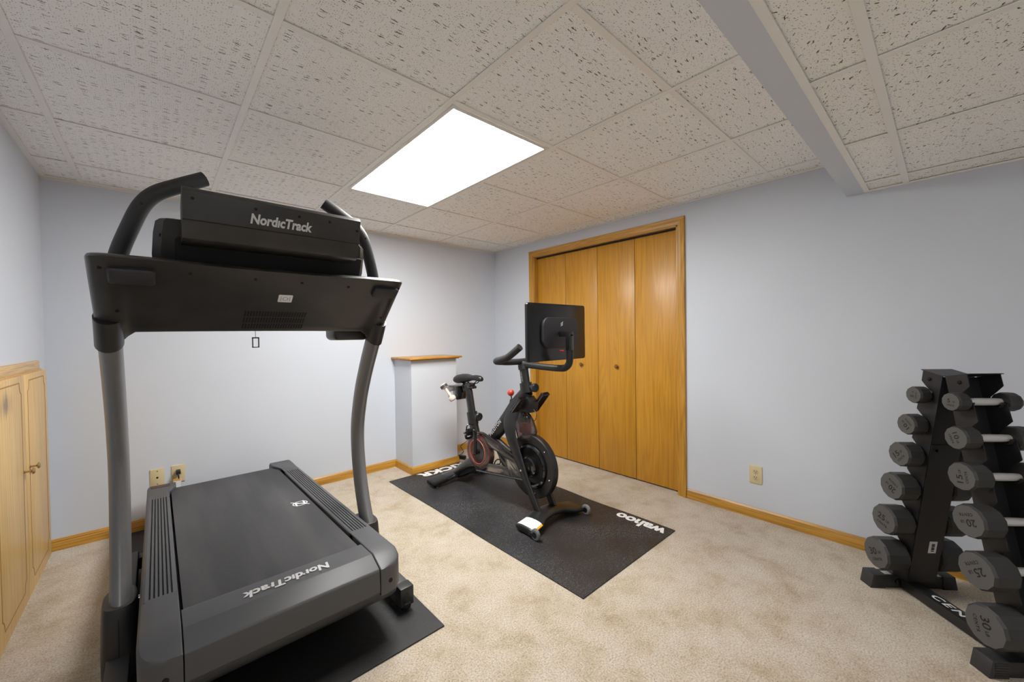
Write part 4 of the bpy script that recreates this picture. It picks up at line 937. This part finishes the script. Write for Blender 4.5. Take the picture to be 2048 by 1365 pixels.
# ------------------------------------------------------------------ dumbbell rack (local X = dumbbell axis, local Y = away from the viewer)
RO = Vector((0.936, -1.378, 0)); RZ = math.atan2(-0.724, 0.690)
rk = thing('dumbbell_rack', 'black steel A-frame dumbbell rack beside the right wall', 'dumbbell rack', RO, None, RZ)
Z0 = Vector((0, 0, 0))
HZ = {-1: (0.924, 0.789, 0.650, 0.496, 0.332, 0.157), 1: (0.928, 0.795, 0.656, 0.503, 0.338, 0.166)}
def plateW(sd, z): return 0.008 - 0.225 * (1.01 - z) if sd < 0 else 0.0194 + 0.1665 * (1.016 - z)
HOFF = 0.055; FX = 0.060
def fpt(sd, d, z): return (plateW(sd, z) + sd * d, z)
for sd in (-1, 1):
    # flat inner plate of the leg
    zt, zb = 1.012, 0.058
    leg = MB().loft([[(-FX, plateW(sd, zt), zt), (FX, plateW(sd, zt), zt), (FX, plateW(sd, zt) + sd * 0.003, zt), (-FX, plateW(sd, zt) + sd * 0.003, zt)],
                     [(-FX, plateW(sd, zb), zb), (FX, plateW(sd, zb), zb), (FX, plateW(sd, zb) + sd * 0.003, zb), (-FX, plateW(sd, zb) + sd * 0.003, zb)]]).build('leg_plate', 'rack', rk, 0, loc=Z0)
    z1, z2 = 0.715, 0.060
    MB().loft([[(-FX + 0.001, plateW(sd, z1) - sd * 0.003, z1), (FX - 0.001, plateW(sd, z1) - sd * 0.003, z1), (FX - 0.001, plateW(sd, z1), z1), (-FX + 0.001, plateW(sd, z1), z1)], [(-FX + 0.001, plateW(sd, z2) - sd * 0.003, z2), (FX - 0.001, plateW(sd, z2) - sd * 0.003, z2), (FX - 0.001, plateW(sd, z2), z2), (-FX + 0.001, plateW(sd, z2), z2)]]).build('lower_leg_plate', 'rack', leg, 0, loc=Z0)
    MB().lathe([(0.006, 0), (0.006, 0.003), (0.003, 0.005)], (-0.035, plateW(sd, 0.69) - sd * 0.003, 0.69), (0, -sd, 0), 12).build('bolt', 'bolt', leg, loc=Z0)
    # toothed side flanges
    zs = HZ[sd]; prof = [fpt(sd, 0.0, 1.0135), fpt(sd, 0.086, 1.0325), fpt(sd, 0.086, 0.988), fpt(sd, 0.058, 0.962)]
    for i, z in enumerate(zs):
        dz = (zs[i] - zs[i + 1]) if i < 5 else 0.13
        prof += [fpt(sd, 0.030, z + 0.014), fpt(sd, 0.032, z - 0.010), fpt(sd, 0.042, z - 0.020), fpt(sd, 0.058, z - 0.022), fpt(sd, 0.072, z - 0.015), fpt(sd, 0.078, z + 0.002), fpt(sd, 0.084, z - 0.004)]
        if i < 5: prof += [fpt(sd, 0.087, z - dz * 0.50), fpt(sd, 0.060, z - dz * 0.68)]
        else: prof += [fpt(sd, 0.087, 0.075), fpt(sd, 0.070, 0.058)]
    prof += [fpt(sd, 0.0, zb)]
    for s2 in (-1, 1):
        MB().prism(prof, 0, s2 * FX - 0.0015, s2 * FX + 0.0015).build('hook_flange', 'rack', leg, 0, loc=Z0)
        MB().lathe([(0.008, 0), (0.008, 0.003), (0.004, 0.006)], (s2 * (FX + 0.0015), plateW(sd, 0.998) + sd * 0.052, 0.998), (s2, 0, 0), 14).build('bolt', 'bolt', leg, loc=Z0)
        for i, z in enumerate(zs):   # moulded saddle in every notch
            w0 = plateW(sd, z) + sd * HOFF
            pts = [(s2 * FX, w0 + 0.0215 * math.cos(a), z + 0.0215 * math.sin(a)) for a in [math.radians(-180 + k * 18) for k in range(11)]]
            MB().tube(pts, 0.004, 6, ry=0.014, up=(1, 0, 0)).build('handle_saddle', 'plas_d', leg, loc=Z0)
    # turned-out top flap
    y0, y1 = plateW(sd, 1.016), plateW(sd, 1.016) + sd * 0.092
    MB().loft([[(-FX - 0.002, y0, 1.017), (FX + 0.002, y0, 1.017), (FX + 0.002, y0, 1.014), (-FX - 0.002, y0, 1.014)], [(-FX - 0.002, y1, 1.037), (FX + 0.002, y1, 1.037), (FX + 0.002, y1, 1.034), (-FX - 0.002, y1, 1.034)]]).build('top_flap', 'rack', leg, 0, loc=Z0)
    # foot beam with ribbed end caps
    yc = sd * 0.245
    ft = MB().bx(-0.150, 0.150, yc - 0.029, yc + 0.029, 0.003, 0.058, 0.003).build('foot_beam', 'rack', rk, loc=Z0)
    for s2 in (-1, 1):
        cp = MB().prism([(s2 * 0.125, 0.0), (s2 * 0.190, 0.0), (s2 * 0.178, 0.062), (s2 * 0.125, 0.062)], 1, yc - 0.032, yc + 0.032, 0.002).build('end_cap', 'rackcap', ft, loc=Z0)
        for k in range(6):
            for q in (-1, 1):
                MB().bx(s2 * 0.128, s2 * 0.172, yc + q * 0.0315, yc + q * 0.0335, 0.008 + k * 0.0085, 0.012 + k * 0.0085).build('cap_rib', 'rackcap', cp, loc=Z0)
    MB().bx(-FX - 0.004, FX + 0.004, min(plateW(sd, zb), yc), max(plateW(sd, zb), yc), 0.054, 0.060, 0.001).build('foot_bracket', 'rack', rk, loc=Z0)
    if sd > 0:
        lb = MB().loft([[(0.002, plateW(1, 0.262) - 0.0042, 0.262), (0.034, plateW(1, 0.262) - 0.0042, 0.262), (0.034, plateW(1, 0.262) + 0.001, 0.262), (0.002, plateW(1, 0.262) + 0.001, 0.262)], [(0.002, plateW(1, 0.205) - 0.0042, 0.205), (0.034, plateW(1, 0.205) - 0.0042, 0.205), (0.034, plateW(1, 0.205) + 0.001, 0.205), (0.002, plateW(1, 0.205) + 0.001, 0.205)]]).build('serial_label', 'paper', leg, 0, loc=Z0)
        for k in range(5):
            z = 0.214 + k * 0.008; MB().bx(0.012, 0.024, plateW(1, z) - 0.0058, plateW(1, z) - 0.0040, z, z + 0.004 + 0.002 * (k % 2)).build('bar_code', 'engraved', lb, 0, loc=Z0)
        MB().bx(-0.115, -0.085, yc - 0.016, yc + 0.010, 0.058, 0.0588).build('care_label', 'paper', ft, loc=Z0)
        MB().bx(0.085, 0.125, yc - 0.024, yc + 0.020, 0.058, 0.0588).build('care_label', 'paper', ft, loc=Z0)
cbar = MB().bx(-0.060, 0.000, -0.216, 0.216, 0.008, 0.050, 0.002).build('floor_bar', 'rack', rk, loc=Z0)
text_obj('CENTR', 0.225, 0.032, (-0.029, -0.020, 0.0502), (0, -1, 0), (1, 0, 0), 'white', 'lettering', cbar, bold=0.02, space=1.25, local=True, shear=0.1)
MB().lathe([(0.014, 0), (0.014, 0.005), (0.009, 0.008)], (-0.068, 0.215, 0.032), (0, -1, 0), 16).build('bolt', 'bolt', rk, loc=Z0)

# twelve-sided urethane dumbbells, a pair of each weight
RAD = {5: 0.0370, 10: 0.0460, 15: 0.0545, 20: 0.0610, 25: 0.0665, 30: 0.0715}
PHI = {(-1, 5): 0, (-1, 10): -65, (-1, 15): 100, (-1, 20): 200, (-1, 25): 215, (-1, 30): -75, (1, 5): 85, (1, 10): 135, (1, 15): 45, (1, 20): 150, (1, 25): -15, (1, 30): 25}
ORD = ['top rung', 'second rung', 'third rung', 'fourth rung', 'fifth rung', 'bottom rung']
for sd in (-1, 1):
    for i, lbw in enumerate((5, 10, 15, 20, 25, 30)):
        R = RAD[lbw]; U = 0.103 + 0.0021 * lbw; z = HZ[sd][i]; Wc = plateW(sd, z) + sd * HOFF
        c0 = RO + Vector((math.cos(RZ) * 0 - math.sin(RZ) * Wc, math.sin(RZ) * 0 + math.cos(RZ) * Wc, z))
        side = 'near leg of the rack, handle in view' if sd < 0 else 'far leg of the rack, against the wall'
        d = thing('dumbbell', 'black twelve-sided %d lb dumbbell on the %s of the %s' % (lbw, ORD[i], side.split(',')[0]), 'dumbbell', c0, 'dumbbells on the A-frame rack', RZ)
        MB().lathe([(0.0135, -0.068), (0.0145, -0.03), (0.015, 0), (0.0145, 0.03), (0.0135, 0.068)], (0, 0, 0), (1, 0, 0), 18).build('handle', 'knurl', d, 50, loc=Z0)
        ph = math.radians(PHI[(sd, lbw)])
        for s2 in (-1, 1):
            rg = []
            for rr, x in ((R * 0.55, 0.0645), (R * 0.93, 0.068), (R, 0.076), (R, U - 0.008), (R * 0.915, U), ):
                rg.append([(s2 * x, rr * math.cos(2 * PI * k / 12 + PI / 12 + ph), rr * math.sin(2 * PI * k / 12 + PI / 12 + ph)) for k in range(12)])
            hd_ = MB().loft(rg).build('weight_head', 'urethane', d, 12, loc=Z0)
            fr_ = [(s2 * U, R * 0.915 * math.cos(2 * PI * k / 12 + PI / 12 + ph), R * 0.915 * math.sin(2 * PI * k / 12 + PI / 12 + ph)) for k in range(12)]
            MB().loft([[(p[0] - s2 * 0.0005, p[1], p[2]) for p in fr_], [(p[0] + s2 * 0.0006, p[1] * 0.995, p[2] * 0.995) for p in fr_]]).build('end_face', 'urethane_f', hd_, 12, loc=Z0)
            if s2 < 0:
                rt = Vector((0, -math.cos(ph), math.sin(ph))); upv = Vector((0, math.sin(ph), math.cos(ph))); k = R / 0.0715
                o_ = Vector((-U - 0.0006, 0, 0))
                tw = 0.040 * k if lbw > 5 else 0.020 * k
                text_obj(str(lbw), tw, 0.030 * k, o_ - rt * 0.012 * k + upv * 0.008 * k, rt, upv, 'engraved', 'weight_number', hd_, bold=0.01, local=True, thick=0.0004)
                text_obj('LB', 0.016 * k, 0.012 * k, o_ + rt * 0.024 * k + upv * 0.004 * k, rt, upv, 'engraved', 'unit_mark', hd_, bold=0.02, local=True, thick=0.0004)
                text_obj('CENTR', 0.058 * k, 0.012 * k, o_ - upv * 0.026 * k, rt, upv, 'engraved', 'brand_mark', hd_, bold=0.02, local=True, thick=0.0004, space=1.2)

# ------------------------------------------------------------------ wall plates and cords
def plate_profile(cx, cz, w, h): return rrect(cx, cz, w, h, 0.004, 3)
ol = thing('wall_outlet', 'almond duplex outlet low on the right wall', 'outlet', (XR, -0.500, 0.225))
MB().prism(plate_profile(-0.500, 0.283, 0.074, 0.116), 0, XR - 0.006, XR, 0.002).build('cover_plate', 'almond', ol, 30)
for dz in (-0.0195, 0.0195):
    rc = MB().lathe([(0.0165, 0.004), (0.0165, 0.0075), (0.0155, 0.008)], (XR, -0.500, 0.283 + dz), (-1, 0, 0), 24).build('receptacle', 'almond_d', ol)
    for dy in (-0.0065, 0.0065):
        MB().bx(XR - 0.0084, XR - 0.0078, -0.500 + dy - 0.0013, -0.500 + dy + 0.0013, 0.283 + dz, 0.283 + dz + 0.0085).build('slot', 'hole', rc)
    disc('ground_hole', (XR - 0.0078, -0.500, 0.283 + dz - 0.006), 0.0024, (-1, 0, 0), 'hole', rc, 0.0006, 10)
disc('screw', (XR - 0.006, -0.500, 0.283), 0.003, (-1, 0, 0), 'almond_d', ol, 0.001, 10)
pj = thing('phone_jack_plate', 'almond wall plate with a small phone jack hole', 'wall plate', (-1.520, YB, 0.257))
MB().prism(plate_profile(-1.520, 0.313, 0.070, 0.114), 1, YB - 0.006, YB, 0.002).build('cover_plate', 'almond', pj, 30)
disc('jack', (-1.520, YB - 0.0058, 0.313), 0.0062, (0, -1, 0), 'hole', pj, 0.0008, 12)
for dz in (-0.042, 0.042): disc('screw', (-1.520, YB - 0.0058, 0.313 + dz), 0.0036, (0, -1, 0), 'bronze', pj, 0.0012, 10)
po = thing('wall_outlet', 'almond outlet plate on the back wall with a black plug in it', 'outlet', (-1.415, YB, 0.258))
MB().prism(plate_profile(-1.415, 0.315, 0.070, 0.114), 1, YB - 0.006, YB, 0.002).build('cover_plate', 'almond', po, 30)
MB().lathe([(0.018, 0.004), (0.018, 0.007), (0.017, 0.008)], (-1.415, YB, 0.315), (0, -1, 0), 24).build('receptacle', 'almond_d', po)
pc = MB().tube(spline([(-1.416, 2.078, 0.330), (-1.416, 2.065, 0.315), (-1.415, 2.064, 0.28), (-1.415, 2.066, 0.20), (-1.412, 2.070, 0.10), (-1.40, 2.060, 0.03), (-1.36, 2.03, 0.012)], 5), 0.0042, 8).build('power_cord', 'cord', td)
MB().bx(-1.428, -1.404, 2.072, YB - 0.0085, 0.318, 0.345, 0.005).build('plug', 'cord', pc)
MB().box((-1.424, 2.058, 0.268), (0.040, 0.002, 0.055), Matrix.Rotation(0.12, 3, 'Y'), 0).build('tag', 'paper', pc)
MB().box((-1.4255, 2.0568, 0.291), (0.040, 0.002, 0.009), Matrix.Rotation(0.12, 3, 'Y'), 0).build('tag_stripe', 'orange', pc)
pa = thing('power_adapter', 'black power adapter and cable on the carpet behind the pier', 'power adapter', (0.70, 1.90, 0.0))
MB().box((0.700, 1.868, 0.020), (0.040, 0.085, 0.032), Matrix.Rotation(0.3, 3, 'Z'), 0.006).build('adapter_block', 'cord', pa)
MB().tube(spline([(0.73, 1.92, 0.015), (0.76, 1.98, 0.006), (0.84, 2.04, 0.010), (0.845, 2.098, 0.045), (0.87, 2.105, 0.065), (0.92, 2.104, 0.085), (0.98, 2.106, 0.14), (1.02, 2.118, 0.25)], 6), 0.003, 8).build('cable', 'cord', pa)
MB().tube(spline([(0.69, 1.83, 0.018), (0.70, 1.79, 0.008), (0.76, 1.76, 0.0115), (0.78, 1.70, 0.0115), (0.72, 1.66, 0.0115), (0.66, 1.70, 0.0115), (0.68, 1.76, 0.012), (0.75, 1.74, 0.014), (0.77, 1.66, 0.0115), (0.68, 1.58, 0.0115), (0.56, 1.52, 0.0115)], 6), 0.003, 8).build('cable', 'cord', pa)
